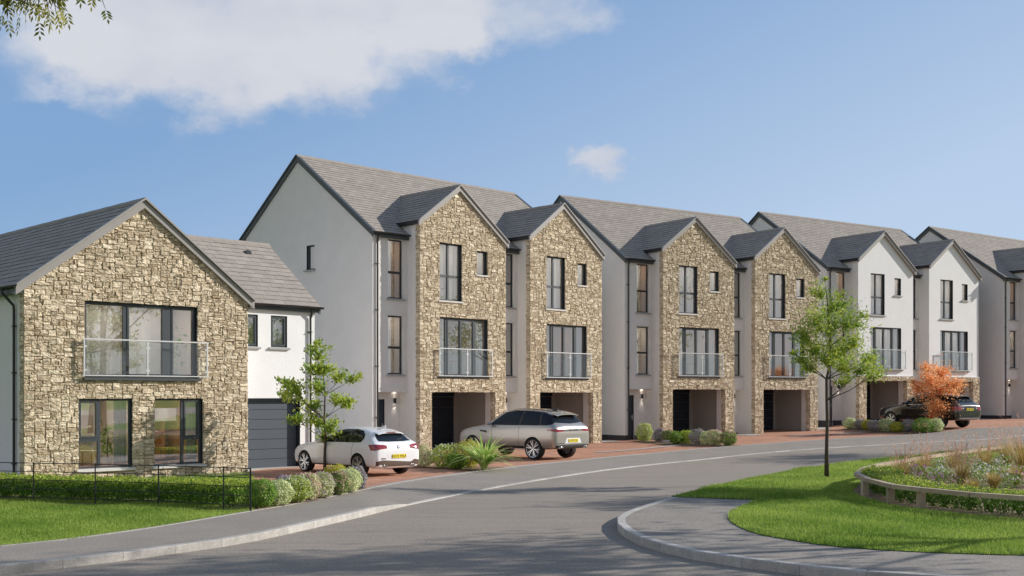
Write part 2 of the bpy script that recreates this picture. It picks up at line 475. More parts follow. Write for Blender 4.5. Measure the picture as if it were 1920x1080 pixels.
def ridge_cap(mb, p, q, halfw, slope, m=0, step=.45):
    p, q = Vector(p), Vector(q); d = (q - p); L = d.length; d.normalize()
    side = Vector((-d.y, d.x, 0))
    n = max(1, round(L / step))
    for i in range(n):
        a = p + d * (L * i / n + .003); b = p + d * (L * (i + 1) / n - .003)
        up = Vector((0, 0, .035 + .004 * (i % 2))); dn = Vector((0, 0, -halfw * slope + .03))
        for s in (1, -1):
            mb.face([a + up, b + up, b + side * (s * halfw) + dn, a + side * (s * halfw) + dn][::s], m)
            mb.face([a + side * (s * halfw) + dn, b + side * (s * halfw) + dn, b + side * (s * halfw) + dn - Vector((0, 0, .03)), a + side * (s * halfw) + dn - Vector((0, 0, .03))][::s], m)
        mb.face([a + up, a + side * halfw + dn, a - Vector((0, 0, .05)), a - side * halfw + dn], m)
        mb.face([b + up, b - side * halfw + dn, b - Vector((0, 0, .05)), b + side * halfw + dn], m)

def board(mb, a, b, t0, t1, h, m=0, down=0.):
    """sloping board from a to b (points on the roof surface), thickness between offset vectors t0 and t1, height h below the line"""
    a, b, t0, t1 = map(Vector, (a, b, t0, t1))
    D = Vector((0, 0, -h)); U = Vector((0, 0, -down))
    mb.hexa([a + t0 + D + U, b + t0 + D + U, b + t1 + D + U, a + t1 + D + U, a + t0 + U, b + t0 + U, b + t1 + U, a + t1 + U], m)

def gutter(root, a, b, out, r=.06):
    """half round gutter from a to b; out = outward unit vector"""
    m = MB(); a, b, o = Vector(a), Vector(b), Vector(out)
    rows = []
    for k in range(9):
        t = math.pi * k / 8
        off = o * (r - r * math.cos(t)) + Vector((0, 0, -r * math.sin(t)))
        rows.append([a + off, b + off])
    m.grid(rows); m.grid([[p + Vector((0, 0, .002)) - o * 0 for p in rr] for rr in rows[::-1]])
    m.face([rr[0] for rr in rows]); m.face([rr[1] for rr in rows])
    return m.build('gutter', MAT['gutter_black'], root)

def downpipe(root, x, y, z0, z1, kick=.12, brackets=(1.4, 3.4, 5.6, 7.4)):
    m = MB()
    m.tube([(x, y - kick, z1), (x, y - kick, z1 - .08), (x, y - .02, z1 - .24), (x, y, z1 - .3), (x, y, z0)], .035, 8)
    for z in brackets:
        if z < z1 - .4:
            m.box(x - .05, x + .05, y - .045, y + .06, z, z + .03); m.box(x - .12, x + .06, y + .02, y + .05, z + .005, z + .02)
    return m.build('downpipe', MAT['gutter_black'], root)

def balustrade(root, s0, s1, z0, z1, mid, y=-.14):
    m = MB()
    m.box(s0 - .05, s1 + .05, y - .022, y + .022, z1 - .036, z1)
    m.box(s0 - .05, s1 + .05, y - .018, y + .018, z0, z0 + .03)
    for s in (s0, mid, s1): m.box(s - .02, s + .02, y - .018, y + .018, z0 + .035, z1 - .045)
    for s in (s0, s1):
        for z in (z0 + .09, z1 - .15): m.box(s - .012, s + .012, y + .018, 0.03, z, z + .025)
    for s in (s0, s1, mid):
        for z in (z0 + .16, z1 - .22):
            for k in (-1, 1):
                if (s == s0 and k < 0) or (s == s1 and k > 0): continue
                m.box(s + k * .045 - .022, s + k * .045 + .022, y - .016, y + .016, z - .025, z + .025)
    b = m.build('balustrade', MAT['white_steel'], root)
    for a, c in ((s0, mid), (mid, s1)):
        g = MB(); g.box(a + .035, c - .035, y - .005, y + .005, z0 + .06, z1 - .07)
        g.build('glass_panel', MAT['balcony_glass'], b)
    return b

# ------------------------------------------------------------------ townhouse pairs
def wall_light(root, x, y, z):
    m = MB()
    m.lathe([(-.105, 0), (-.105, .045), (.105, .045), (.105, 0)], 16, 0, axis='z')
    m.v = [(p[0] + x, p[1] + y - .07, p[2] + z) for p in m.v]
    m.box(x - .03, x + .03, y - .04, y, z - .05, z + .05)
    o = m.build('wall_light', MAT['gutter_black'], root)
    for s in (1, -1):
        g = MB(); g.face([(x + .035 * math.cos(k * .7854), y - .07 + .035 * math.sin(k * .7854), z + s * .107) for k in range(8)])
        g.build('bulb', MAT['lamp_glow'], o)
    for s in (1, -1):
        l = bpy.data.lights.new('beam', 'SPOT'); l.energy = 4; l.color = (1, .88, .76); l.spot_size = R(64); l.spot_blend = .8; l.shadow_soft_size = .03
        b = bpy.data.objects.new('beam', l); col.objects.link(b); b.parent = o
        b.location = (x, y - .085, z + s * .125)
        b.rotation_euler = (R(8) if s < 0 else R(172), 0, 0)
    return o

def townhouse_pair(loc, rz, label, white=False, lights=True):
    root = empty('townhouse_pair', loc, rz, label, 'townhouses', 'terrace of townhouse pairs along the road')
    rm = 'render'
    B = .736
    # --- render body
    w = MB()
    gable = [(B, 8.66), (5.79, 12.24), (10.85, 8.66)]
    gwin = (4.60, 5.17, 7.49, 8.50)
    wall(w, left_map(-1.75), B, 10.85, -.5, gable, [gwin], .12, 0, 1)
    wall(w, right_map(11.08), .2, 10.85, -.5, [(.2, 8.3)] + gable[0:], [], 0)
    w.face([(-1.75, 10.85, -.5), (11.08, 10.85, -.5), (11.08, 10.85, 8.66), (-1.75, 10.85, 8.66)])
    strips = ((-1.75, 0., -1.5), (4.79, 6.27, 4.79))
    for (a, b, j) in strips:
        o = [(b - .99, b - .21, 6.11, 8.45), (b - .99, b - .21, 3.11, 5.43), (j, b, -.5, 2.40, .464)]
        wall(w, front_map(B), a, b, -.5, [(a, 8.7), (b, 8.7)], o[:2] + [o[2]], .12, 0, 0)
        wall(w, front_map(B + .464), j, b, -.5, [(j, 2.42), (b, 2.42)], [(j + .03, j + .72, -.5, 2.12)], .06, 0)
    w.build('render_wall', [MAT[rm], MAT['frame_dark']], root)
    p = MB()
    p.box(-1.765, -1.74, B + .01, 10.85, -.5, .19); p.box(-1.765, -1.49, B - .014, B + .02, -.5, .19)
    p.build('plinth', MAT['plinth'], root)
    for (a, b, j) in strips: p = MB(); p.box(j + .74, b - .01, B + .45, B + .48, -.5, .17); p.build('plinth', MAT['plinth'], root)
    # --- bays
    inter = MB()
    for bi, so in enumerate((0., 6.27)):
        m = MB()   # 0 stone 1 mortar 2 render 3 dark reveal 4 white
        carport = (so + .66, so + 4.13, -.5, 2.40, .02)
        tall, small, door = (so + 1.06, so + 2.26, 6.11, 8.43), (so + 3.13, so + 3.70, 7.29, 8.27), (so + 1.06, so + 3.72, 3.04, 5.42)
        wins = [tall, small, door]
        top = [(so, 9.18), (so + 2.1, 10.78), (so + 4.79, 8.76)]
        fm = front_map(0.)
        if not white:
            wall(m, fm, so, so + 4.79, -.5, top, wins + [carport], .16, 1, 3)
            stones(m, fm, so, so + 4.79, -.06, top, wins + [carport], 0, seed=21 + bi)
        else:
            lo = [(so, 2.65), (so + 4.79, 2.65)]
            wall(m, fm, so, so + 4.79, -.5, lo, [carport], .16, 1, 3)
            stones(m, fm, so, so + 4.79, -.06, lo, [carport], 0, seed=31 + bi)
            wall(m, front_map(.045), so, so + 4.79, 2.65, top, wins, .15, 4, 3)
            m.face([(so, .04, 2.66), (so + 4.79, .04, 2.66), (so + 4.79, -.02, 2.66), (so, -.02, 2.66)], 1)
            m.box(so - .004, so + 4.795, -.018, .06, 2.655, 2.685, 4)
        # sides of the bay
        sm = 2
        for (x, mpf, zt, first) in ((so, left_map(so), 9.2, True), (so + 4.79, right_map(so + 4.79), 8.75, False)):
            s0 = .045 if white else 0.
            if not white:
                wall(m, mpf, 0, .2, -.5, [(0, zt), (.2, zt)], [], 0, 1)
                stones(m, mpf, 0, .2, -.06, [(0, zt), (.2, zt)], [], 0, seed=41 + bi)
            else:
                wall(m, mpf, 0, .2, -.5, [(0, 2.65), (.2, 2.65)], [], 0, 1)
                stones(m, mpf, 0, .2, -.06, [(0, 2.65), (.2, 2.65)], [], 0, seed=41 + bi)
                wall(m, mpf, s0, .2, 2.65, [(0, zt), (.2, zt)], [], 0, 2)
            wall(m, mpf, .2, B, -.5, [(.2, zt), (B, zt)], [], 0, sm)
            wall(m, mpf, B, 1.7, 8.5, [(B, zt), (1.7, zt)], [], 0, sm)
        # carport recess
        x0, x1 = so + .66, so + 4.13
        wall(m, left_map(x1), 0, .22, -.5, [(0, 2.4), (.22, 2.4)], [], 0, 1)
        stones(m, left_map(x1), 0, .22, -.06, [(0, 2.38), (.22, 2.38)], [], 0, seed=51 + bi)
        m.face([(x1, .22, -.5), (x1, .55, -.5), (x1, .55, 2.4), (x1, .22, 2.4)], 2)
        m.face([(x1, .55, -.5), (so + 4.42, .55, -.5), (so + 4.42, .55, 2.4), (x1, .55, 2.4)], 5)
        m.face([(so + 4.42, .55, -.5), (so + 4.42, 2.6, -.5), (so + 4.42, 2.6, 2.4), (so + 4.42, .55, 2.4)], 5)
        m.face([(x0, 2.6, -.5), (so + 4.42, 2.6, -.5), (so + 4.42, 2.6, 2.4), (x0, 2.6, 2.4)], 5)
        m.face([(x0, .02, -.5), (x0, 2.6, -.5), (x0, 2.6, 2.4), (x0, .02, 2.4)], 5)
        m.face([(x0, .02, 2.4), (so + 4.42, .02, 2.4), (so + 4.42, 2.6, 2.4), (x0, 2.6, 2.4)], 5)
        bay = m.build('gable_bay', [MAT['stone'], MAT['mortar'], MAT['render'], MAT['frame_dark'], MAT['white_render'], MAT['carport_shade_render']], root)
        q = MB(); q.box(so + 4.40, so + 4.425, .55, 2.6, -.5, .17); q.box(so + 4.13, so + 4.41, 2.575, 2.605, -.5, .17); q.build('plinth', MAT['plinth'], root)
        q = MB(); q.box(x1 - .012, x1 + .01, .23, .55, -.5, .17); q.build('plinth', MAT['plinth'], root)
        g = MB()
        for k in range(5): g.box(x0 + .05, so + 4.12, 2.54, 2.60, -.5 if k == 0 else -.04 + k * .45, .40 + k * .45)
        g.box(x0, x0 + .05, 2.5, 2.6, -.5, 2.4); g.box(x0 + .05, so + 4.12, 2.5, 2.6, 2.22, 2.4)
        g.build('garage_door', MAT['door_navy'], root)
        wf = front_map(.045 if white else 0.)
        sl = 'stone_sill' if not white else 'sill'
        window(root, *tall, wf, bars=[(so + 1.55, so + 1.64, tall[2], tall[3]), (tall[0], tall[1], 7.06, 7.15)], sill=sl)
        window(root, *small, wf, sill=sl)
        window(root, *door, wf, bars=[(so + 1.44, so + 1.55, door[2], door[3]), (so + 3.03, so + 3.14, door[2], door[3])],
               casements=[(so + 1.55, so + 2.29, 3.09, 5.37), (so + 2.29, so + 3.03, 3.09, 5.37)], sill=None, name='balcony_door')
        q = MB(); q.box(door[0] - .1, door[1] + .1, -.06, .1, 2.965, 3.035); q.build('sill', MAT['dark_trim' if not white else 'sill'], root)
        balustrade(root, so + .95, so + 3.88, 3.05, 4.18, so + 2.46)
        for wn in (tall, small):
            room(inter, wf, *wn, depth=1.2, side=.1)
        room(inter, wf, *door, depth=3.2, side=.3, back=1 if bi == 1 else 0)
        room_fill(root, wf, so + 2.4, door[3] + .10, -1.0)
        room_fill(root, wf, so + 1.66, tall[3] + .10, -.75, .2); room_fill(root, wf, so + 3.41, small[3] + .10, -.7, .12)
        curtain(root, wf, tall[0] + .02, tall[1] - .02, tall[2], tall[3], -.19, 'blind', 5, .012, 'blind')
        curtain(root, wf, small[0] + .02, small[1] - .02, small[2], small[3], -.19, 'blind', 2, .006, 'blind')
        curtain(root, wf, door[0], door[0] + .42, door[2], door[3], -.26, 'curtain_grey' if bi else 'blind', 4)
        curtain(root, wf, door[1] - .75, door[1] - .02, door[2], door[3], -.26, 'curtain_grey' if bi else 'blind', 6)
        if white: curtain(root, wf, door[0] + .40, door[1] - .70, door[2], door[3], -.24, 'blind', 9, .02)
        # bay roof
        r = MB(); ax, az = so + 2.1, 10.84
        le, ri = so - .10, so + 4.90
        lz, rzv = az - (ax - le) * .745, az - (ri - ax) * .745
        slates(r, (le, -.13, lz), (le, 3.85, lz), (ax, -.13, az), (ax, 3.85, az), seed=61 + bi)
        slates(r, (ri, -.13, rzv), (ri, 3.85, rzv), (ax, -.13, az), (ax, 3.85, az), seed=63 + bi)
        ridge_cap(r, (ax, -.15, az + .015), (ax, 3.75, az + .015), .12, .745, 1 if False else 0)
        br = r.build('bay_roof', [MAT['slate'], MAT['slate_under']], root)
        for (ex, ez) in ((le, lz), (ri, rzv)):
            t = MB()
            board(t, (ex, 0, ez), (ax, 0, az), (0, -.115, 0), (0, -.03, 0), .20, 0, .03)
            board(t, (ex, 0, ez), (ax, 0, az), (0, -.165, .035), (0, -.02, .035), .055, 1)
            board(t, (ex, 0, ez), (ax, 0, az), (0, -.03, 0), (0, .12, 0), .03, 0, .16)
            t.build('bargeboard', [MAT['trim'], MAT['trim']], br)
        for q_ in ((le - .02, le + .10, -.02, 1.5, lz - .15, lz - .01), (ri - .10, ri + .02, -.02, 1.0, rzv - .15, rzv - .01)):
            t = MB(); t.box(*q_); t.build('fascia', MAT['gutter_black'], br)
    # strip windows
    for k, (a, b, j) in enumerate(strips):
        for (c, d, mid) in ((6.11, 8.45, 7.15), (3.11, 5.43, 4.17)):
            mp = front_map(B)
            wn = window(root, b - .99, b - .21, c, d, mp, bars=[(b - .99, b - .21, mid - .045, mid + .045)], sill='sill', setback=.11, mat='frame_dark')
            q = MB(); q.box(b - 1.07, b - .11, B - .035, B + .01, d + .012, d + .05); q.build('lintel', MAT['render'], wn)
            room(inter, mp, b - .99, b - .21, c, d, 1.6, .3, 1 if c > 5 else 0)
            curtain(root, mp, b - .97, b - .56, c, d, -.24, 'blind' if k == 0 else 'curtain_grey', 3)
            if k == 0: room_fill(root, mp, b - .6, d + .10, -.8, .15)
        dr = MB(); y = B + .464 + .05
        dr.box(j + .05, j + .70, y, y + .05, -.5, 2.10); dr.box(j + .03, j + .05, y - .02, y + .05, -.5, 2.12); dr.box(j + .70, j + .72, y - .02, y + .05, -.5, 2.12)
        for (c, d) in ((.25, .85), (1.05, 1.9)): dr.box(j + .16, j + .58, y - .012, y, c, d)
        fd = dr.build('front_door', MAT['door_navy'], root)
        h = MB(); h.box(j + .62, j + .65, y - .03, y, .92, 1.16); h.box(j + .53, j + .65, y - .05, y - .03, 1.03, 1.06); h.build('handle', MAT['steel'], fd)
        wall_light(root, b - .30, B + .464, 2.06)
    mpl = left_map(-1.75)
    window(root, *gwin, mpl, sill='sill', setback=.07, sillout=.12)
    room(inter, mpl, *gwin, depth=1.5, side=.2)
    curtain(root, mpl, gwin[0] + .03, gwin[0] + .2, gwin[2], gwin[3], -.2, 'blind', 2)
    inter.build('interior', [MAT['room_wall'], MAT['room_tan'], MAT['room_floor'], MAT['room_ceiling']], root)
    # main roof
    r = MB(); ez, ey, ry = 8.66, .58, 5.79; rz_ = ez + .7096 * (ry - ey); x0, x1 = -1.85, 11.18
    slates(r, (x0, ey, ez), (x1, ey, ez), (x0, ry, rz_), (x1, ry, rz_), seed=71)
    slates(r, (x0, 2 * ry - ey, ez), (x1, 2 * ry - ey, ez), (x0, ry, rz_), (x1, ry, rz_), gauge=.6, width=2.2, seed=72)
    ridge_cap(r, (x0, ry, rz_ + .015), (x1, ry, rz_ + .015), .13, .71)
    mr = r.build('main_roof', [MAT['slate'], MAT['slate_under']], root)
    for (x, sgn) in ((x0, 1), (x1, -1)):
        t = MB()
        for yy in (ey, 2 * ry - ey):
            board(t, (x, yy, ez), (x, ry, rz_), (.02 * sgn, 0, 0), (.09 * sgn, 0, 0), .22, 0, .03)
            board(t, (x, yy, ez), (x, ry, rz_), (-.03 * sgn, 0, .03), (.12 * sgn, 0, .03), .06, 0)
        t.build('bargeboard', [MAT['dark_trim']], mr)
    t = MB(); t.box(x0 + .05, x1 - .05, B - .12, B - .005, 8.46, 8.62); t.build('fascia', [MAT['dark_trim']], mr)
    gutter(root, (x0 - .02, ey - .0, ez - .01), (-.04, ey, ez - .01), (0, -1, 0), .065)
    gutter(root, (4.95, ey, ez - .01), (6.22, ey, ez - .01), (0, -1, 0), .065)
    downpipe(root, -1.55, B - .055, -.3, 8.62, .07)
    return root

def rot(a): return R(90 - a)
GROUP_T = 'terrace of townhouse pairs along the road'
t2 = townhouse_pair((-3.668, 45.0, 0), rot(45), 'stone fronted townhouse pair next to the detached house, with the silver car before it')
t3 = copy_tree(t2); t3.location = (7.24, 54.7, .161); t3.rotation_euler.z = rot(55.64)
t3['label'] = 'stone fronted townhouse pair between the silver car pair and the white rendered pair'
t4 = townhouse_pair((19.25, 63.14, .685), rot(56.3), 'townhouse pair with white rendered gables over a stone base, black car in front', white=True)
t5 = copy_tree(t4); t5.location = (31.97, 70.23, .833); t5.rotation_euler.z = rot(53.2)
t5['label'] = 'far end townhouse pair cut off by the right edge, grey side wall showing'

# ------------------------------------------------------------------ detached house with attached garage
def detached_house(loc, rz):
    root = empty('detached_house', loc, rz, 'two storey detached house with a broad stone gable and attached garage', 'house')
    W = -6.57
    m = MB(); fm = front_map(0.)
    big, w1, w2 = (-4.95, -1.65, 2.77, 4.80), (-5.12, -3.62, .32, 2.19), (-2.97, -1.48, .32, 2.19)
    top = [(W, 5.10), (-3.29, 7.55), (0, 5.10)]
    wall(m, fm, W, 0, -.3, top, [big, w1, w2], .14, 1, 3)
    stones(m, fm, W, 0, -.12, top, [big, w1, w2], 0, seed=5)
    for (x, mpf, s) in ((W, left_map(W), 6), (0, right_map(0.), 7)):
        wall(m, mpf, 0, .18, -.3, [(0, 5.12), (.18, 5.12)], [], 0, 1)
        stones(m, mpf, 0, .18, -.12, [(0, 5.12), (.18, 5.12)], [], 0, seed=s)
    m.build('stone_gable', [MAT['stone'], MAT['mortar'], MAT['render'], MAT['frame_dark']], root)
    w = MB(); D = 12.0
    wall(w, left_map(W), .18, D, -.3, [(.18, 5.15), (D, 5.15)], [], 0)
    wall(w, right_map(0.), .18, D, -.3, [(.18, 5.15), (D, 5.15)], [], 0)
    w.face([(W, D, -.3), (0, D, -.3), (0, D, 5.1), (-3.29, D, 7.55), (W, D, 5.1)])
    w.build('render_wall', [MAT['render']], root)
    # garage wing
    g = MB(); gy, gw, gd = 1.1, 3.18, 6.9
    gdoor, ga, gb = (.18, 2.62, -.3, 2.19), (.46, 1.06, 3.79, 4.78), (1.53, 2.13, 3.79, 4.78)
    wall(g, front_map(gy), 0, gw, -.3, [(0, 5.15), (gw, 5.15)], [gdoor + (.25,), ga, gb], .10, 0, 1)
    wall(g, right_map(gw), gy, gd, -.3, [(gy, 5.12), (4.0, 7.35), (gd, 5.12)], [], 0)
    g.face([(0, gd, -.3), (gw, gd, -.3), (gw, gd, 5.12), (0, gd, 5.12)])
    g.build('garage_wall', [MAT['white_render'], MAT['frame_dark']], root)
    d = MB(); zz = [-.02, .285, .595, .905, 1.215, 1.525, 1.835, 2.10]
    for a, b in zip(zz[:-1], zz[1:]): d.box(gdoor[0], gdoor[1] - .02, gy + .2, gy + .25, a + .007, b - .007)
    d.box(gdoor[0], gdoor[1] - .02, gy + .215, gy + .255, -.02, 2.19)
    d.box(gdoor[0], gdoor[1], gy + .14, gy + .25, 2.10, 2.19)
    d.build('garage_door', MAT['garage_grey'], root)
    q = MB(); q.box(gdoor[0] - .05, gdoor[1] + .03, gy - .12, gy + .26, -.1, .012); q.build('threshold', MAT['concrete'], root)
    # windows
    inter = MB()
    window(root, *big, fm, bars=[(-3.83, -3.72, big[2], big[3]), (-2.63, -2.42, big[2], big[3])],
           casements=[(-3.72, -2.63, 2.82, 4.75), (-2.40, -1.70, 2.82, 4.75)], sill=None, name='balcony_door', fw=.085)
    q = MB(); q.box(big[0] - .07, big[1] + .07, -.13, .1, 2.69, 2.765); q.build('sill', MAT['dark_trim'], root)
    balustrade(root, -5.04, -1.42, 2.80, 3.80, -3.25, -.16)
    window(root, *w1, fm, bars=[(-4.56, -4.49, w1[2], w1[3]), (-5.09, -4.53, 1.04, 1.14)], casements=[(-5.08, -4.56, 1.14, 2.13)], sill='stone_sill', setback=.08, sillout=.10)
    window(root, *w2, fm, bars=[(-2.11, -2.03, w2[2], w2[3]), (-2.05, -1.52, 1.02, 1.10)], casements=[(-2.03, -1.55, 1.10, 2.13)], sill='stone_sill', setback=.08, sillout=.10)
    gm = front_map(gy)
    for o in (ga, gb):
        window(root, *o, gm, casements=[(o[0] + .04, o[1] - .04, o[2] + .04, o[3] - .04)], sill='sill', setback=.05)
        room(inter, gm, *o, depth=1.4, side=.15)
        curtain(root, gm, o[0] + .03, o[1] - .03, o[2], o[3], -.16, 'blind', 3, .01, 'blind')
    room(inter, fm, *big, depth=3.4, side=.5)
    room(inter, fm, *w1, depth=2.6, side=.25, back=0)
    room(inter, fm, *w2, depth=2.6, side=.25, back=1)
    for s_, z_ in ((-2.3, 4.90), (-4.2, 4.90), (-4.4, 2.29), (-2.2, 2.29)): room_fill(root, fm, s_, z_, -1.2, .26)
    curtain(root, fm, big[0] + .03, -3.86, big[2], big[3], -.24, 'blind', 3, .006, 'blind')
    curtain(root, fm, -3.70, -2.62, big[2], big[3], -.24, 'blind', 3, .006, 'blind')
    curtain(root, fm, w1[0] + .05, w1[0] + .5, 1.75, w1[3], -.22, 'blind', 1, .004, 'blind')
    curtain(root, fm, w1[1] - .42, w1[1] - .05, w1[2], w1[3], -.26, 'curtain_grey', 4)
    curtain(root, fm, w2[1] - .40, w2[1] - .05, w2[2], w2[3], -.26, 'curtain_grey', 4)
    curtain(root, fm, w2[0] + .05, w2[0] + .8, 1.55, 1.92, -.24, 'blind', 1, .004, 'blind')
    inter.build('interior', [MAT['room_wall'], MAT['room_tan'], MAT['room_floor'], MAT['room_ceiling']], root)
    # roofs
    r = MB(); ax, az = -3.31, 7.68; le, ri = -6.80, .17; sl = .745
    lz, rzv = az - (ax - le) * sl, az - (ri - ax) * sl
    slates(r, (le, -.14, lz), (le, 12.3, lz), (ax, -.14, az), (ax, 12.3, az), gauge=.27, seed=81)
    slates(r, (ri, -.14, rzv), (ri, 12.3, rzv), (ax, -.14, az), (ax, 12.3, az), gauge=.27, seed=82)
    ridge_cap(r, (ax, -.16, az + .015), (ax, 12.3, az + .015), .13, sl)
    mr = r.build('main_roof', [MAT['slate'], MAT['slate_under']], root)
    for (ex, ez) in ((le, lz), (ri, rzv)):
        t = MB()
        board(t, (ex, 0, ez), (ax, 0, az), (0, -.125, 0), (0, -.035, 0), .21, 0, .035)
        board(t, (ex, 0, ez), (ax, 0, az), (0, -.185, .04), (0, -.02, .04), .06, 0)
        board(t, (ex, 0, ez), (ax, 0, az), (0, -.035, 0), (0, .1, 0), .03, 0, .18)
        t.build('bargeboard', [MAT['trim']], mr)
        t = MB(); board(t, (ex, 12.3, ez), (ax, 12.3, az), (0, -.09, 0), (0, .0, 0), .2, 0, .03); t.build('bargeboard', [MAT['trim']], mr)
    for q_ in ((le + .03, W + .0, .0, 12.2, lz - .19, lz - .03), (.005, ri - .03, .0, 1.0, rzv - .19, rzv - .03)):
        t = MB(); t.box(*q_); t.build('fascia', MAT['dark_trim'], mr)
    gutter(root, (le + .02, -.12, lz), (le + .02, 12.2, lz), (-1, 0, 0), .06)
    p = MB(); p.tube([(le - .06, .62, lz - .05), (le - .06, .62, lz - .16), (W - .07, .45, lz - .48), (W - .06, .45, lz - .6), (W - .06, .45, -.2)], .036, 8)
    for z in (.5, 1.65, 2.85, 4.05): p.box(W - .11, W, .40, .50, z, z + .03)
    p.build('downpipe', MAT['gutter_black'], root)
    r = MB(); ey, ez, ry, rz2 = .95, 5.12, 4.0, 7.42
    slates(r, (-.6, ey, ez), (3.33, ey, ez), (-.6, ry, rz2), (3.33, ry, rz2), gauge=.25, width=.46, seed=83)
    slates(r, (-.6, 7.05, ez), (3.33, 7.05, ez), (-.6, ry, rz2), (3.33, ry, rz2), gauge=.6, width=2, seed=84)
    ridge_cap(r, (-2.2, ry, rz2 + .01), (3.34, ry, rz2 + .01), .13, .75)
    gr = r.build('garage_roof', [MAT['slate'], MAT['slate_under']], root)
    t = MB(); t.box(.02, 3.3, ey + .02, gy - .003, 4.94, 5.10)
    for yy in (ey, 7.05):
        board(t, (3.33, yy, ez), (3.33, ry, rz2), (-.09, 0, 0), (-.02, 0, 0), .2, 0, .03)
    t.build('fascia', [MAT['dark_trim']], gr)
    v = MB(); v.box(2.05, 2.25, 3.36, 3.5, 6.95, 7.06); v.face([(2.05, 3.34, 6.95), (2.25, 3.34, 6.95), (2.2, 3.42, 7.1), (2.1, 3.42, 7.1)])
    v.build('roof_vent', MAT['gutter_black'], gr)
    gutter(root, (.03, ey, ez - .01), (3.36, ey, ez - .01), (0, -1, 0), .065)
    downpipe(root, 2.98, gy - .055, -.2, 5.05, .09, (.5, 1.9, 3.1, 4.3))
    return root
h1 = detached_house((-7.845, 33.718, 0), rot(45))
HM = Matrix.Translation((-7.845, 33.718, 0)) @ Matrix.Rotation(rot(45), 4, 'Z')
TM = Matrix.Translation((-3.668, 45.0, 0)) @ Matrix.Rotation(rot(45), 4, 'Z')

# ------------------------------------------------------------------ ground, road, kerbs, paving
def drape(name, poly, off, mats, step=1.6, kind='structure', zf=gz, tints=None):
    bm = bmesh.new()
    f = bm.faces.new([bm.verts.new((x, y, 0)) for x, y in poly])
    bmesh.ops.triangulate(bm, faces=[f])
    if step:
        xs = [p[0] for p in poly]; ys = [p[1] for p in poly]
        for ax, lo, hi in ((0, min(xs), max(xs)), (1, min(ys), max(ys))):
            k = math.ceil(lo / step)
            while k * step < hi:
                co = [0, 0, 0]; no = [0, 0, 0]; co[ax] = k * step; no[ax] = 1
                bmesh.ops.bisect_plane(bm, geom=bm.verts[:] + bm.edges[:] + bm.faces[:], plane_co=co, plane_no=no, dist=1e-5)
                k += 1
    for v in bm.verts: v.co.z = zf(v.co.x, v.co.y) + off
    bmesh.ops.recalc_face_normals(bm, faces=bm.faces[:])
    if sum(f.normal.z for f in bm.faces) < 0: bmesh.ops.reverse_faces(bm, faces=bm.faces[:])
    me = bpy.data.meshes.new(name); bm.to_mesh(me); bm.free()
    for q in (mats if isinstance(mats, (list, tuple)) else [mats]): me.materials.append(q)
    o = bpy.data.objects.new(name, me); col.objects.link(o)
    return tag(o, kind=kind)

def resample(pts, step=None, n=None):
    P = np.array(pts, float); d = np.r_[0, np.cumsum(np.hypot(*np.diff(P, axis=0).T))]
    if n is None: n = max(2, int(round(d[-1] / step)) + 1)
    t = np.linspace(0, d[-1], n)
    return np.c_[np.interp(t, d, P[:, 0]), np.interp(t, d, P[:, 1])]

def smooth_line(pts, it=2):
    P = [tuple(p) for p in pts]
    for _ in range(it):
        Q = [P[0]]
        for a, b in zip(P[:-1], P[1:]):
            Q.append((a[0] * .75 + b[0] * .25, a[1] * .75 + b[1] * .25)); Q.append((a[0] * .25 + b[0] * .75, a[1] * .25 + b[1] * .75))
        Q.append(P[-1]); P = Q
    return P

KERB = [(-16, 7.5), (-11.5, 11.2), (-8.6, 13.75), (-6.9, 15.3), (-5.95, 16.15), (-5.2, 17.2), (-4.63, 18.0), (-4.22, 18.75), (-3.55, 20.75), (-3.05, 22.25),
        (-2.62, 23.7), (-2.31, 24.8), (0.0, 30.65), (3.5, 37.37), (8.09, 43.55), (12.19, 47.26), (17.41, 50.17), (20.78, 51.84), (24.0, 53.2), (34, 58.5), (60, 74)]
BACK = [(-17.5, 9.2), (-12.6, 13.1), (-9.6, 15.6), (-7.75, 17.21), (-6.96, 18.1), (-6.06, 19.94), (-5.58, 21.24), (-5.08, 22.56), (-4.32, 24.53), (-3.53, 27.87), (-2.5, 31.0), (-0.99, 34.07),
        (-0.02, 36.07), (4.0, 42.5), (5.75, 44.8), (9.54, 48.5), (14.2, 52.1), (17.8, 54.3), (21.45, 56.2), (26.5, 58.6), (36, 63.4), (62, 80)]
KERB_S, BACK_S = smooth_line(KERB), smooth_line(BACK)
ROAD_OFF = -.12
def big_ground():
    m = MB(); X = sorted(set(list(range(-80, 121, 10)) + [-1500, -600, -250, 250, 600, 1500]))
    m.grid([[(x, y, gz(x, y) - .28) for x in X] for y in X])
    tag(m.build('ground', MAT['turf']), kind='structure')
big_ground()
ks = resample(KERB_S, n=110)
rows = [[(k[0] + j * j * .05 * .8 - .3, k[1] - j * j * .05 * .6 + .1, 0) for j in range(0, 42)] for k in ks]
m = MB(); m.grid([[(x, y, gz(x, y) + ROAD_OFF) for x, y, _ in r] for r in rows])
tag(m.build('road', MAT['asphalt']), kind='structure')

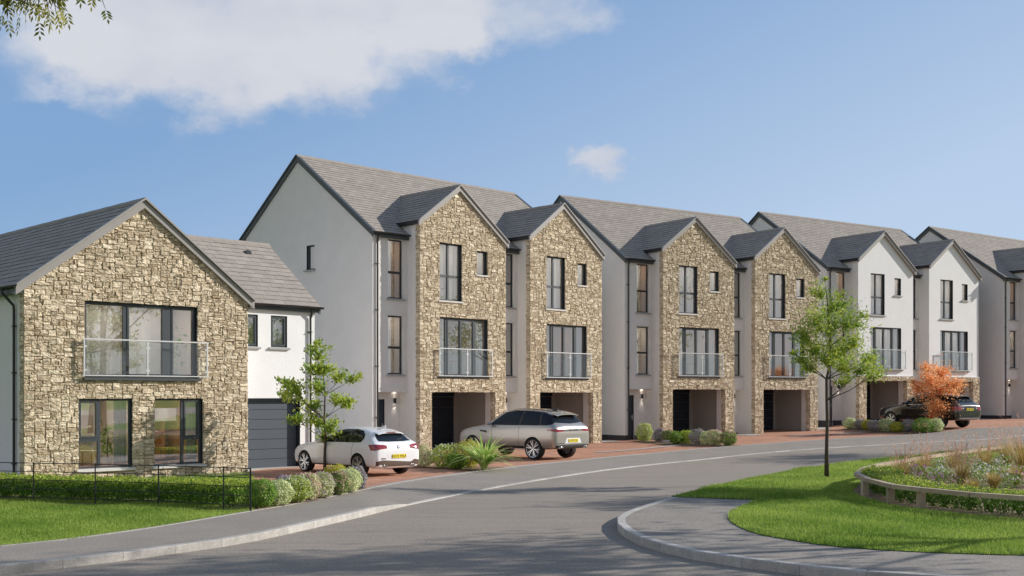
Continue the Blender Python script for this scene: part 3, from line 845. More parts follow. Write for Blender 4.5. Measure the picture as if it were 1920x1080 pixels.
def upstand(x, y):      # height of the kerb top above the road
    return float(np.interp(y, [0, 23.6, 24.9, 100], [.125, .125, .022, .02]))
def kerb_line(line, name, width, up, out_sign=1, gap=.006, step=.915, back_drop=0.):
    P = resample(line, step=step); m = MB(); r = random.Random(3)
    for a, b in zip(P[:-1], P[1:]):
        d = (b - a) / np.hypot(*(b - a)); nrm = np.array([-d[1], d[0]]) * out_sign
        a2, b2 = a + d * gap / 2, b - d * gap / 2
        q = [a2, b2, b2 + nrm * width, a2 + nrm * width]
        zr = [gz(*p) + ROAD_OFF for p in q]
        zt = [zr[i] + up(*q[i if i < 2 else (1 if i == 2 else 0)]) for i in range(4)]
        bev = .012
        lo = [(q[i][0], q[i][1], zr[i] - .15) for i in range(4)]
        t = min(1, max(0, r.gauss(.5, .28)))
        f0, f1 = q[0] + nrm * bev, q[1] + nrm * bev
        mid = [(q[0][0], q[0][1], zt[0] - bev), (q[1][0], q[1][1], zt[1] - bev)]
        hi = [(f0[0], f0[1], zt[0]), (f1[0], f1[1], zt[1]), (q[2][0], q[2][1], zt[2]), (q[3][0], q[3][1], zt[3])]
        m.face([lo[0], lo[1], mid[1], mid[0]], 0, t); m.face([mid[0], mid[1], hi[1], hi[0]], 0, t); m.face(hi, 0, t)
        m.face([lo[1], lo[2], hi[2], hi[1], mid[1]], 0, t); m.face([lo[0], mid[0], hi[0], hi[3], lo[3]], 0, t); m.face([lo[3], hi[3], hi[2], lo[2]], 0, t)
    return tag(m.build(name, MAT['kerb']), kind='structure')
kerb_line(KERB_S, 'kerb', .15, upstand)
# pavement between the kerb and its edging
n = 150
A, Bk = resample(KERB_S, n=n), resample(BACK_S, n=n)
rows = []
for a, b in zip(A, Bk):
    d = (b - a); L_ = np.hypot(*d); d = d / L_
    r = []
    for k in range(9):
        t = .13 / L_ + (1 - .13 / L_) * k / 8
        p = a + (b - a) * t
        z0 = gz(*a) + ROAD_OFF + upstand(*a) - .004
        z1 = gz(*b)
        r.append((p[0], p[1], z0 + (z1 - z0) * (k / 8) - .002))
    rows.append(r)
m = MB(); m.grid(rows); tag(m.build('pavement', MAT['pavement']), kind='structure')
P = resample(BACK_S, step=.9); m = MB()
for a, b in zip(P[:-1], P[1:]):
    d = (b - a) / np.hypot(*(b - a)); nr = np.array([-d[1], d[0]])
    w_ = float(np.interp(a[1], [0, 23, 26, 200], [.055, .055, .16, .16]))
    a2, b2 = a + d * .004, b - d * .004
    q = [a2, b2, b2 + nr * w_, a2 + nr * w_]
    zb = [gz(*p) for p in q]
    m.hexa([(q[i][0], q[i][1], zb[i] - .1) for i in range(4)] + [(q[i][0], q[i][1], zb[i] + .012) for i in range(4)])
tag(m.build('edging', MAT['edging']), kind='structure')

LAWN = [(x - .03, y + .02) for x, y in [(-17.5, 9.2), (-12.6, 13.1), (-9.6, 15.6), (-7.75, 17.21), (-6.96, 18.1), (-6.06, 19.94), (-5.58, 21.24), (-5.1, 22.56)]] + [(-5.45, 24.4), (-6.6, 29.4), (-7.7, 33.6), (-12.4, 29.0), (-40, 40), (-60, 25), (-40, 8)]
drape('lawn', LAWN, -.012, MAT['turf'], 3)
drape('path', [(-7.75, 33.55), (-12.45, 28.95), (-12.9, 28.2), (-7.35, 33.0)], .006, MAT['gravel'], 0)
drape('path', [tuple((Matrix.Translation((-7.845, 33.718, 0)) @ Matrix.Rotation(rot(45), 4, 'Z') @ Vector((x, y, 0)))[:2]) for x, y in [(-6.6, -.2), (-6.6, 12), (-9.2, 12), (-9.2, -.2)]], .003, MAT['concrete'], 0)  # hidden strip, added so the lawn throws less green onto the side wall
DR0 = resample([p for p in BACK_S if p[1] > 24.5 and p[0] < 45], n=60)
DR1 = resample([(-5.45, 24.6), (-6.75, 29.5), (-7.95, 34.2), (-6.2, 40), (-5, 46), (2, 53), (10, 60), (20, 68), (33, 77), (44, 84)], n=60)
m = MB(); m.grid([[(*(a + (b - a) * k / 20), gz(*(a + (b - a) * k / 20)) - .006) for k in range(21)] for a, b in zip(DR0, DR1)])
tag(m.build('driveway', MAT['paving']), kind='structure')
def local_poly(M, pts): return [tuple((M @ Vector((x, y, 0)))[:2]) for x, y in pts]
def block_matrix(o): return Matrix.Translation(o.location) @ Matrix.Rotation(o.rotation_euler.z, 4, 'Z')
for o in (t2, t3, t4):
    M = block_matrix(o)
    drape('path', local_poly(M, [(11.1, .1), (12.2, -.2), (13.0, 2.5), (13.2, 6), (11.1, 6)]), .012, MAT['concrete'], 1.6)
    drape('path', local_poly(M, [(4.95, .74), (6.1, .74), (6.1, -1.0), (4.95, -1.0)]), .010, MAT['concrete'], 1.6)
M = block_matrix(t2)
drape('path', local_poly(M, [(-1.6, .7), (-.1, .7), (-.1, -2.6), (-1.6, -2.6)]), .010, MAT['concrete'], 1.6)
drape('path', local_poly(M, [(5.1, -5.0), (12.6, -4.55), (12.6, -4.2), (5.1, -4.6)]), .008, MAT['concrete'], 1.6)
drape('path', local_poly(block_matrix(t3), [(5.6, -3.2), (15.5, -3.2), (15.5, -2.85), (5.6, -2.85)]), .008, MAT['concrete'], 1.6)
drape('path', [(-7.95, 34.25), (-6.25, 40), (-5.05, 46), (-12, 56), (-30, 62), (-26, 47), (-12.6, 41.5)], -.02, MAT['concrete'], 3)  # unseen paving, added to keep green bounce off the townhouse gable
BEDS = [[(-5.06, 22.62), (-4.30, 24.6), (-3.52, 27.9), (-3.9, 28.35), (-4.95, 28.35), (-5.42, 24.5)], [(-3.3, 36.3), (-1.05, 34.2), (-.25, 35.75), (-2.2, 37.2)],
        [(5.6, 53.7), (6.7, 50.2), (8.95, 48.05), (9.85, 48.75), (7.6, 53.2)], [(17.6, 60.9), (18.1, 57.8), (20.0, 55.55), (21.5, 56.3), (20.2, 58.4), (18.9, 61)]]
for b in BEDS: drape('flower_bed', b, .016, MAT['soil'], 1.2)
drape('flower_bed', [(-5.06, 22.62), (-5.42, 24.5), (-15, 27.1), (-15, 25.1)], .004, MAT['soil'], 0)

# --- planted island on the right
IK = [(3.57, 25.4), (2.72, 23.5), (2.14, 22.05), (1.84, 20.6), (1.92, 18.85), (2.14, 17.85), (2.63, 16.58), (3.42, 15.65), (4.48, 14.7), (5.26, 14.35), (7, 13.7), (10, 12.9), (16, 12), (40, 10)]
GR = [(3.57, 25.4), (5.85, 29.93), (9.6, 36.1), (13.65, 39.93), (15.79, 41.98), (20.04, 44.9), (30, 49.5), (60, 66)]
PG = [(3.62, 25.35), (5.33, 24.62), (4.35, 22.4), (4.0, 21.2), (3.88, 19.96), (3.98, 18.6), (4.31, 17.95), (4.72, 17.15), (5.7, 16.5), (7.25, 16.1), (10, 15.8), (16, 15.2), (40, 13.5)]
IKs = smooth_line(IK, 2)
ISL = .02
kerb_line(IKs, 'kerb', .15, lambda x, y: .14, 1)
inner = []
for a, b in zip(IKs[:-1], IKs[1:]):
    d = np.array(b) - np.array(a); d /= np.hypot(*d); inner.append((a[0] - d[1] * .14, a[1] + d[0] * .14))
drape('pavement', [(3.6, 25.38)] + inner[2:] + [(40, 13.6)] + smooth_line(PG[1:], 1)[::-1], ISL - .004, MAT['pavement'], 2)
LAWN2 = smooth_line(GR, 1) + [(60, 13.4)] + smooth_line(PG[1:], 1)[::-1]
drape('lawn', LAWN2, ISL + .006, MAT['turf'], 2)
P = resample(GR, step=1.2); m = MB()      # earth edge of the lawn down to the road
m.grid([[(x, y, gz(x, y) + ISL + .01), (x - .10, y + .07, gz(x, y) + ROAD_OFF - .02)] for x, y in P]); tag(m.build('verge', MAT['turf']), kind='structure')
RAIL = [(24, 42.5), (16.57, 38.4), (13.25, 35.16), (9.83, 30.4), (8.9, 28.75), (8.1, 26.7), (7.84, 25.0), (7.82, 23.3), (8.12, 22.5), (8.65, 21.4), (9.35, 20.6), (12.0, 18.9), (18, 17.6), (30, 16.6)]
drape('flower_bed', [(x - .12, y) for x, y in RAIL], ISL + .018, MAT['soil'], 2)

# ------------------------------------------------------------------ grass blades
def inside(P, poly):
    x, y = P[:, 0], P[:, 1]; r = np.zeros(len(P), bool); q = np.array(poly); j = len(q) - 1
    for i in range(len(q)):
        c = ((q[i, 1] > y) != (q[j, 1] > y))
        with np.errstate(divide='ignore', invalid='ignore'):
            r ^= c & (x < (q[j, 0] - q[i, 0]) * (y - q[i, 1]) / (q[j, 1] - q[i, 1]) + q[i, 0])
        j = i
    return r
def grass(name, poly, box, n, off, keep=None, h=(.035, .07), seed=1):
    g = np.random.default_rng(seed)
    P = np.c_[g.uniform(box[0], box[1], n), g.uniform(box[2], box[3], n)]
    P = P[inside(P, poly)]
    P = P[g.random(len(P)) < np.clip((19 / np.maximum(P[:, 1], 5)) ** 1.3, .12, 1)]
    P = P[np.abs(P[:, 0]) < P[:, 1] * .47 + 1]
    if keep is not None: P = P[~inside(P, keep)]
    N_ = len(P); z = np.array([gz(*p) for p in P]) + off
    far = np.clip(P[:, 1] / 19, 1, 2.2)
    hh = g.uniform(*h, N_) * far ** .5 * (1 + .35 * np.sin(P[:, 0] * 1.7 + 2 * np.sin(P[:, 1] * .9))); a = g.uniform(0, 2 * np.pi, N_); lean = g.uniform(.1, .75, N_) * hh
    w = g.uniform(.004, .008, N_) * far
    b = np.c_[P, z]
    sd = np.c_[np.cos(a), np.sin(a), np.zeros(N_)] * w[:, None]
    ld = g.uniform(0, 2 * np.pi, N_)
    tip = b + np.c_[np.cos(ld) * lean, np.sin(ld) * lean, hh]
    V = np.stack([b - sd, b + sd, tip], 1).reshape(-1, 3)
    F = np.arange(3 * N_).reshape(-1, 3)
    t = np.clip(g.normal(.42, .24, N_) + .20 * np.sin(P[:, 0] * 2.3 + .6 * np.sin(P[:, 1] * 3.1)) * np.sin(P[:, 1] * 1.9 + 1) + .16 * np.sin(P[:, 0] * .8 + 1.3 * np.sin(P[:, 1] * .5)), 0, 1)
    return tag(np_mesh(name, V, F, MAT['grass_blade'], t), kind='stuff')
grass('grass', LAWN, (-13, -4.8, 14, 24.6), 230000, -.012, seed=4)
grass('grass', LAWN, (-12.5, -5.2, 24.6, 33.5), 60000, -.012, seed=5)
grass('grass', LAWN2, (3.4, 20, 15.2, 45), 900000, ISL + .006, keep=[(x - .12, y) for x, y in RAIL], seed=6)

# ------------------------------------------------------------------ foliage
def leaf_arrays(C, size, g, aspect=.5, flat=0., dirs=None, normals=None, jit=.55):
    n = len(C)
    if normals is not None:          # leaves lying like shingles, facing outwards
        nn = normals / (np.linalg.norm(normals, axis=1)[:, None] + 1e-9) + g.normal(size=(n, 3)) * jit
        nn /= np.linalg.norm(nn, axis=1)[:, None] + 1e-9
        d = np.cross(nn, g.normal(size=(n, 3))); d /= np.linalg.norm(d, axis=1)[:, None] + 1e-9; s = np.cross(nn, d)
        sz = (size * g.uniform(.65, 1.3, n))[:, None]; a, b = d * sz * .5, s * sz * .5 * aspect
        return np.stack([C - a, C + b - a * .1, C + a, C - b - a * .1], 1).reshape(-1, 3), np.arange(4 * n).reshape(-1, 4)
    d = g.normal(size=(n, 3)) if dirs is None else dirs + g.normal(size=(n, 3)) * .45
    d[:, 2] *= (1 - flat); d /= np.linalg.norm(d, axis=1)[:, None] + 1e-9
    r = g.normal(size=(n, 3)); r[:, :2] *= (1 - flat * .5); s = np.cross(d, r); s /= np.linalg.norm(s, axis=1)[:, None] + 1e-9
    nn = np.cross(d, s)
    sz = (size * g.uniform(.65, 1.3, n))[:, None]
    a, b = d * sz * .5, s * sz * .5 * aspect
    fold = nn * sz * .07
    V = np.stack([C - a, C + b - a * .1 + fold, C + a, C - b - a * .1 + fold], 1).reshape(-1, 3)
    return V, np.arange(4 * n).reshape(-1, 4)

KINDS = {'green': ('leaf_green', None, 'dense mid green'), 'fresh': ('leaf_fresh', None, 'bright fresh green'), 'yellow': ('leaf_yellow', None, 'golden yellow leaved'),
         'pale': ('leaf_pale', None, 'pale cream variegated'), 'grey': ('leaf_grey', 'flower_purple', 'grey lavender toned'),
         'palepink': ('leaf_pale', 'flower_pink', 'pale green shrub with pink flecks,'), 'pinkpurple': ('leaf_pale', 'flower_purple', 'pink and purple flowering'),
         'greenpink': ('leaf_green', 'flower_pink', 'dark green pink flowered'), 'yellowgreen': ('leaf_fresh', 'flower_white', 'yellow green')}
def shrub(x, y, r, h, kind, label, group, z=0., seed=0, n=1700, leaf=.05):
    g = np.random.default_rng(seed)
    base = gz(x, y) + z
    root = empty('shrub', (x, y, base), 0, label, 'shrub', group)
    lm, fl, _ = KINDS[kind]; r *= .90
    u = g.normal(size=(n, 3)); u /= np.linalg.norm(u, axis=1)[:, None]
    ph = g.uniform(0, 6.3, 6)
    lob = 1 + .07 * np.sin(3 * np.arctan2(u[:, 1], u[:, 0]) + ph[0]) + .06 * np.sin(4 * u[:, 2] * 2 + ph[1]) + .07 * np.sin(7 * u[:, 0] + ph[2]) * np.sin(6 * u[:, 1] + ph[3])
    rad = (.62 + .38 * g.random(n) ** .4) * lob
    spr = np.where(g.random(n) < .06, g.uniform(1.02, 1.18, n), 1.)
    C = u * (rad * spr)[:, None] * np.array([r, r, h * .54]) + np.array([0, 0, h * .5])
    C = C[C[:, 2] > .015]; m_ = len(C)
    V, F = leaf_arrays(C, leaf, g, .6, normals=C - np.array([0, 0, h * .25]), jit=.6)
    cl = g.random(14)
    t = np.clip(.55 * g.random(m_) + .45 * cl[(np.abs(C[:, 0] * 9 + C[:, 1] * 7 + C[:, 2] * 11) * 1.7).astype(int) % 14], 0, 1)
    np_mesh('foliage', V, F, MAT[lm], t, parent=root)
    if fl:
        k = g.random(m_) < (.14 if kind == 'grey' else .26); k &= np.linalg.norm((C - [0, 0, h * .5]) / [r, r, h * .54], axis=1) > .8
        D = C[k] * 1.03
        V, F = leaf_arrays(D, leaf * .75, g, .9); np_mesh('blossom', V, F, MAT[fl], g.random(len(D)), parent=root)
    s = MB()
    for k in range(7):
        a = k * .9 + ph[4]; s.tube([(0, 0, -.02), (math.cos(a) * r * .3, math.sin(a) * r * .3, h * .4), (math.cos(a) * r * .6, math.sin(a) * r * .6, h * .75)], [.012, .009, .004], 5)
    s.build('stem', MAT['bark'], root)['kind'] = 'stuff'
    return root

ORD = ['first', 'second', 'third', 'fourth', 'fifth', 'sixth', 'seventh', 'eighth', 'ninth', 'tenth']
BORDERS = [
 ('shrubs bordering the driveway by the garage', 'shrub beside the white car, %s along from the fence', [
  (-5.10, 23.15, .36, .55, 'green'), (-4.83, 23.55, .31, .50, 'pale'), (-4.60, 24.2, .36, .54, 'yellowgreen'), (-4.98, 24.9, .30, .48, 'grey'), (-4.46, 24.85, .30, .56, 'palepink'),
  (-4.24, 25.3, .31, .53, 'pinkpurple'), (-4.00, 26.1, .31, .50, 'greenpink'), (-3.84, 26.8, .34, .54, 'pale'), (-4.25, 27.6, .42, .56, 'yellow'), (-3.74, 27.6, .24, .50, 'grey')]),
 ('shrubs by the spiky plant', 'shrub between the white and silver cars, %s from the white', [
  (-2.80, 36.15, .40, .66, 'palepink'), (-2.10, 35.75, .52, .70, 'yellowgreen'), (-1.72, 35.15, .36, .46, 'green'), (-1.35, 35.75, .50, .86, 'yellow')]),
 ('shrubs before the second townhouse pair', 'shrub before the middle stone pair, %s from its door', [
  (6.2, 53.2, .46, .80, 'yellowgreen'), (6.85, 52.6, .35, .58, 'grey'), (7.2, 52.0, .37, .54, 'greenpink'), (7.3, 50.5, .37, .52, 'green'), (7.80, 50.7, .42, .56, 'fresh'),
  (8.2, 50.1, .45, .62, 'grey'), (8.5, 49.5, .40, .56, 'pale'), (8.75, 49.0, .40, .64, 'palepink'), (9.25, 48.65, .40, .62, 'greenpink')]),
 ('shrubs before the black car', 'shrub before the black car, %s from the left', [
  (18.0, 60.6, .42, .56, 'pale'), (18.45, 60.1, .38, .50, 'grey'), (18.6, 59.4, .38, .48, 'yellow'), (18.55, 58.1, .40, .58, 'grey'), (19.0, 57.7, .44, .64, 'pale'),
  (19.35, 57.2, .40, .50, 'yellow'), (19.95, 57.2, .42, .58, 'grey'), (20.35, 56.2, .62, .68, 'green'), (21.0, 56.35, .42, .62, 'pale')])]
sd = 100
for grp, lab, lst in BORDERS:
    for i, (x, y, r, h, k) in enumerate(lst):
        w = KINDS[k][2] + ' ' + (lab % ORD[i])
        if k == 'palepink': w = 'pink flecked ' + (lab % ORD[i])
        shrub(x, y, r, h, k, w, grp, .016, sd, n=4200 if y < 30 else 2600, leaf=.040 if y < 30 else .055); sd += 1

def hedge(line, width, height, name, label, n, off=0., leaf=.034, seed=9, kind='hedge_leaf', topkind='leaf_fresh', nsign=1):
    g = np.random.default_rng(seed)
    L0 = resample(line, step=.05); d = np.gradient(L0, axis=0); d /= np.hypot(d[:, 0], d[:, 1])[:, None]; nr = np.c_[-d[:, 1], d[:, 0]] * nsign
    ctr = L0[len(L0) // 2]; zb = gz(*ctr) + off
    root = empty(name, (ctr[0], ctr[1], zb), 0, label, 'hedge')
    i = g.integers(0, len(L0), n)
    u = g.uniform(-1, 1, n); v = g.random(n)
    # favour the outer skin
    k = g.random(n)
    v = np.where(k < .30, g.uniform(.86, 1.0, n), v); u = np.where((k >= .30) & (k < .90), np.where(g.random(n) < .72, -1, 1) * g.uniform(.80, 1.0, n), u)
    wob = 1 + .09 * np.sin(L0[i, 0] * 5 + L0[i, 1] * 4) + .06 * np.sin(L0[i, 0] * 13)
    tuck = np.clip(.74 + .45 * v, 0, 1)                     # narrower at the foot where stems show
    gap = (np.sin(np.arange(len(L0)) * .05 * 2 * np.pi / .62) ** 2)[i]
    ok = ~((v < .20) & (g.random(n) < .2 + .55 * gap)); 
    p = L0[i] + nr[i] * (u * width * .5 * tuck * wob)[:, None]
    z = height * (.06 + .94 * v) * (1 + .05 * np.sin(L0[i, 0] * 7 + L0[i, 1] * 3)) + np.where(v > .95, g.exponential(.016, n), 0)
    C = np.c_[p - ctr, z + np.array([gz(*q) for q in L0])[i] - gz(*ctr)][ok]
    nrm = np.c_[nr[i] * (u * .9)[:, None], np.clip(v * 1.6 - .6, .1, 1)][ok]
    V, F = leaf_arrays(C, leaf, g, .65, normals=nrm, jit=.6)
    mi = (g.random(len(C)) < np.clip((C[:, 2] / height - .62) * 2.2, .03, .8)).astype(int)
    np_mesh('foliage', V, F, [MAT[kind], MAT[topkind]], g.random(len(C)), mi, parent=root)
    s = MB(); r = random.Random(seed); tot = len(L0) * .05; k = .2
    while k < tot - .1:
        q = L0[int(k / .05)] - ctr; q0 = gz(*L0[int(k / .05)]) - gz(*ctr)
        for _ in range(9):
            a = r.uniform(0, 6.3); rr = r.uniform(.12, .30)
            s.tube([(q[0], q[1], q0 - .02), (q[0] + math.cos(a) * rr * .5, q[1] + math.sin(a) * rr * .5, q0 + height * .35), (q[0] + math.cos(a) * rr, q[1] + math.sin(a) * rr, q0 + height * .8)], [.012, .008, .004], 4, cap=False)
        k += r.uniform(.5, .7)
    s.build('stem', MAT['bark'], root)['kind'] = 'stuff'
    return root
hedge([(-15.5, 26.5), (-11.2, 25.45), (-8.2, 24.55), (-5.55, 23.55)], .95, .47, 'hedge', 'long low clipped hedge behind the iron fence on the left', 64000, .004, .042, 9)
hedge([(9.55, 28.9), (8.85, 27.4), (8.5, 25.6), (8.42, 23.7), (8.75, 22.85), (9.25, 21.85), (10.0, 21.05), (12.4, 19.7), (17, 18.6)], .85, .43, 'hedge', 'low box hedge curving inside the timber rail of the island bed', 80000, ISL + .018, .038, 10)

# ------------------------------------------------------------------ trees
def tree(name, loc, trunk, clusters, leaf, aspect, mats, label, cat='tree', group=None, per=260, seed=1, bark='bark', r0=.05, depth=.75, sub=7, sig=.30, flat=0., droop=False, base_n=None):
    g = np.random.default_rng(seed); r = random.Random(seed)
    root = empty(name, loc, 0, label, cat, group)
    tb = MB()
    T = [Vector(p) for p in trunk]; n = len(T)
    rad = [r0 * (1 - .80 * i / (n - 1)) for i in range(n)]; rad[0] *= 1.25
    tb.tube(T, rad, 10)
    Cs = []; Ds = []; Cl = []
    for ci, c in enumerate(clusters):
        cx_, cz_, cr = c[0], c[-2], c[-1]
        cy_ = c[1] if len(c) == 4 else r.uniform(-depth, depth) * (.35 + .65 * min(1, cr * 2))
        C = Vector((cx_, cy_, cz_))
        # limb from the trunk
        best = min(range(1, n), key=lambda i: (T[i] - (C - Vector((0, 0, .5 * (C - T[i]).length)))).length)
        a = T[best]; ra = max(.007, rad[best] * .5)
        mid = a.lerp(C, .5) + Vector((r.uniform(-.06, .06), r.uniform(-.06, .06), -.05 * (C - a).length + r.uniform(-.05, .08)))
        tb.tube([a, a.lerp(mid, .5) + Vector((r.uniform(-.03, .03), r.uniform(-.03, .03), 0)), mid, mid.lerp(C, .6), C], [ra, ra * .8, ra * .6, ra * .45, ra * .3], 6, cap=False)
        for k in range(sub):
            v = Vector(g.normal(size=3)); v.normalize(); v.z = v.z * .8 + .1
            S = C + v * cr * r.uniform(.35, .95)
            q = mid.lerp(C, r.uniform(.3, 1))
            tb.tube([q, q.lerp(S, .5) + Vector((0, 0, r.uniform(-.03, .04))), S], [ra * .3, ra * .2, .003], 4, cap=False)
            m_ = max(4, int(per * (cr / .4) ** 1.6 / sub * r.uniform(.5, 1.5)))
            P = np.array(S) + g.normal(size=(m_, 3)) * cr * sig * np.array([1, 1, .8])
            # some leaves along the twig itself
            tt = g.random(m_); on = g.random(m_) < .3
            P[on] = (np.array(q) + (np.array(S) - np.array(q)) * tt[:, None])[on] + g.normal(size=(m_, 3))[on] * cr * .08
            Cs.append(P); D = P - np.array(C - Vector((0, 0, .2))); D[:, 2] -= .6 if droop else 0; Ds.append(D / (np.linalg.norm(D, axis=1)[:, None] + 1e-6))
            Cl.append(np.full(m_, r.random()))
    tb.build('trunk', MAT[bark], root, smooth=True)
    C = np.concatenate(Cs); D = np.concatenate(Ds); cl = np.concatenate(Cl)
    V, F = leaf_arrays(C, leaf, g, aspect, flat, D)
    t = np.clip(.6 * g.random(len(C)) + .4 * cl, 0, 1)
    mi = np.zeros(len(C), int) if len(mats) == 1 else (g.random(len(C)) < (.15 + .5 * cl if len(mats) == 2 else .5 + .45 * cl)).astype(int)
    np_mesh('crown', V, F, [MAT[q] for q in mats], t, mi, parent=root)
    return root
tree('young_tree', (-5.45, 33.15, 0.0), [(0, 0, 0), (-.01, 0, .5), (.02, .01, 1.0), (-.02, 0, 1.6), (.0, .02, 2.3), (-.06, 0, 3.0), (-.16, .01, 3.9)],
     [(-.19, 3.83, .17), (-.14, 3.47, .31), (-.28, 3.08, .37), (.08, 3.05, .28), (-.73, 2.38, .4), (-1.0, 2.59, .25), (-1.23, 2.23, .17), (-.53, 1.96, .37), (-.11, 2.46, .37), (.48, 2.85, .31), (.87, 2.76, .22),
      (.36, 2.12, .31), (.72, 2.07, .2), (-.3, 1.53, .37), (-.76, 1.65, .28), (.25, 1.34, .31), (.56, 1.06, .2), (-.05, 1.03, .19), (-1.31, 2.74, .09)],
     .105, .48, ['leaf_green', 'leaf_fresh', 'leaf_fresh'], 'small young tree with loose bright leaves in front of the white car', per=470, seed=21, r0=.045, sub=6, sig=.34)
tree('young_tree', (8.57, 30.98, ISL), [(0, 0, 0), (0, 0, .8), (.02, .01, 1.5), (.0, 0, 2.12), (.0, .03, 2.7), (.06, .02, 3.0), (.1, -.02, 3.6), (.05, 0, 4.4), (-.02, 0, 5.2)],
     [(-.07, 5.12, .29), (-.01, 5.45, .09), (.26, 4.72, .47), (-.44, 4.32, .49), (.07, 4.03, .61), (.58, 4.2, .49), (-.76, 3.91, .35), (-.29, 3.52, .49), (.44, 3.47, .58), (.9, 3.74, .35), (1.34, 3.27, .32), (1.31, 2.86, .29),
      (.9, 3.01, .38), (.58, 2.65, .23), (-.45, 3.0, .30), (.28, 3.02, .34), (-.08, 3.25, .38), (-.68, 3.27, .2), (1.02, 4.46, .15), (-.9, 3.44, .12)],
     .088, .36, ['leaf_green', 'leaf_fresh', 'leaf_fresh'], 'slender street tree with airy yellow green crown on the island lawn', per=620, seed=22, bark='bark', r0=.056, sub=9, sig=.36)
tree('autumn_tree', (21.6, 57.9, gz(21.6, 57.9)), [(0, 0, 0), (0, 0, .25), (.02, 0, .6), (.03, .03, 1.1), (0, 0, 1.7), (.03, 0, 2.4), (-.2, 0, 3.0)],
     [(-.41, 3.15, .35), (.33, 2.83, .6), (-.54, 2.47, .65), (1.0, 2.34, .43), (-.87, 1.93, .48), (.14, 1.93, .8), (1.04, 1.66, .45), (-.22, 1.11, .55), (.62, 1.11, .5), (.22, .57, .34), (-1.14, 2.34, .2), (-.27, .71, .3)],
     .095, .7, ['leaf_orange'], 'small orange autumn tree in front of the black car', per=560, seed=23, r0=.06, sub=10, sig=.38, depth=.7)
# ash tree whose boughs hang into the top left corner
def ash():
    loc = (-8.6, 10.6, 0)
    root = tree('ash_tree', loc, [(0, 0, 0), (.05, 0, 1.6), (.1, .1, 3.2), (.4, .3, 4.6), (.9, .6, 5.6), (1.5, .9, 6.5), (1.9, 1.0, 7.4)],
         [(.3, .1, 7.4, 1.2), (1.7, .6, 8.6, 1.2), (.8, -1.2, 6.9, 1.2), (-1.2, .2, 6.6, 1.3), (-.4, 1.6, 7.0, 1.2), (2.5, 1.0, 7.6, .7)],
         .10, .32, ['leaf_olive', 'leaf_fresh'], 'overhanging ash tree whose leafy boughs dip into the top left corner', per=420, seed=24, r0=.22, sub=12, sig=.45)
    g = np.random.default_rng(5); b = MB(); V = []; F = []; T = []; k = 0
    tips = []
    main = [(1.5, .9, 6.5), (2.2, 1.1, 6.72), (2.9, 1.3, 6.78), (3.45, 1.4, 6.70), (3.85, 1.4, 6.60)]
    b.tube([Vector(p) for p in main], [.05, .035, .026, .018, .008], 6)
    main2 = [(1.9, 1.0, 7.4), (2.8, 1.2, 7.45), (3.7, 1.35, 7.05), (4.2, 1.4, 6.66)]
    b.tube([Vector(p) for p in main2], [.035, .028, .018, .006], 6)
    for mline, cnt, t0 in ((main, 330, .10), (main2, 40, .6)):
        Pm = np.array(mline); d = np.r_[0, np.cumsum(np.linalg.norm(np.diff(Pm, axis=0), axis=1))]
        for _ in range(cnt):
            t = g.uniform(t0, 1) * d[-1]; p = np.array([np.interp(t, d, Pm[:, j]) for j in range(3)])
            dr = g.normal(size=3) * [1, .9, .7]; dr[2] -= .35; dr /= np.linalg.norm(dr)
            q = p + dr * g.uniform(.06, .50)
            b.tube([Vector(p), Vector((p + q) / 2 + [0, 0, .02]), Vector(q)], [.008, .006, .003], 4, cap=False)
            tips.append((q, dr))
    for q, dr in tips:                       # pinnate leaves: pairs of leaflets along a drooping stalk
        ax = dr + np.array([0, 0, -.9]) + g.normal(size=3) * .3; ax /= np.linalg.norm(ax)
        sd_ = np.cross(ax, g.normal(size=3)); sd_ /= np.linalg.norm(sd_)
        Lr = g.uniform(.13, .19); tt = g.random()
        for j in range(4):
            o = q + ax * Lr * (j + .4) / 4
            for s in ((1, -1) if j < 3 else (0,)):
                ld = ax * (.75 if s else 1) + sd_ * s * .75; ld /= np.linalg.norm(ld); l = g.uniform(.065, .09)
                wv = np.cross(ld, np.cross(ax, sd_) + g.normal(size=3) * .2); wv /= np.linalg.norm(wv)
                V += [o, o + ld * l * .45 + wv * l * .17, o + ld * l, o + ld * l * .45 - wv * l * .17]; F.append([k, k + 1, k + 2, k + 3]); k += 4
                T.append(np.clip(tt * .6 + g.random() * .4, 0, 1))
    b.build('bough', MAT['bark_dark'], root)
    np_mesh('leaves', np.array(V), np.array(F), MAT['leaf_olive'], np.array(T), parent=root)
ash()
# trees beyond the right of the frame: they shade the road and stand in the window reflections
def far_tree(x, y, h, seed, label, spread=1., lo=.42, hi=.92):
    r = random.Random(seed); cl = []
    for k in range(16):
        a = r.uniform(0, 6.3); q = r.uniform(.2, 1) * h * .27 * spread
        cl.append((math.cos(a) * q, math.sin(a) * q, h * r.uniform(lo, hi), h * r.uniform(.07, .13)))
    cl.append((0, 0, h * (hi + .03), h * .08))
    tree('broadleaf_tree', (x, y, gz(x, y) - .1), [(0, 0, 0), (.1, 0, h * .2), (0, .1, h * .4), (.1, 0, h * .65), (0, 0, h * .95)], cl, .20, .55, ['leaf_olive', 'leaf_green'], label, group='trees right of the view', per=60, seed=seed, r0=h * .02, sub=7, sig=.42, depth=h * .1)
far_tree(17.4, 20.4, 12, 301, 'tall broadleaf tree beyond the right edge whose shadow streaks the near road', 1., .60, .90)
far_tree(22.2, 30.6, 10.5, 302, 'broadleaf tree beyond the right edge behind the island bed', .7, .69, .82)
far_tree(32.0, 46.8, 10.5, 303, 'broadleaf tree beyond the right edge shading the far road', 1., .5, .85)
far_tree(39.0, 25.0, 9.5, 304, 'broadleaf tree far right mirrored in the terrace windows', 1.3)
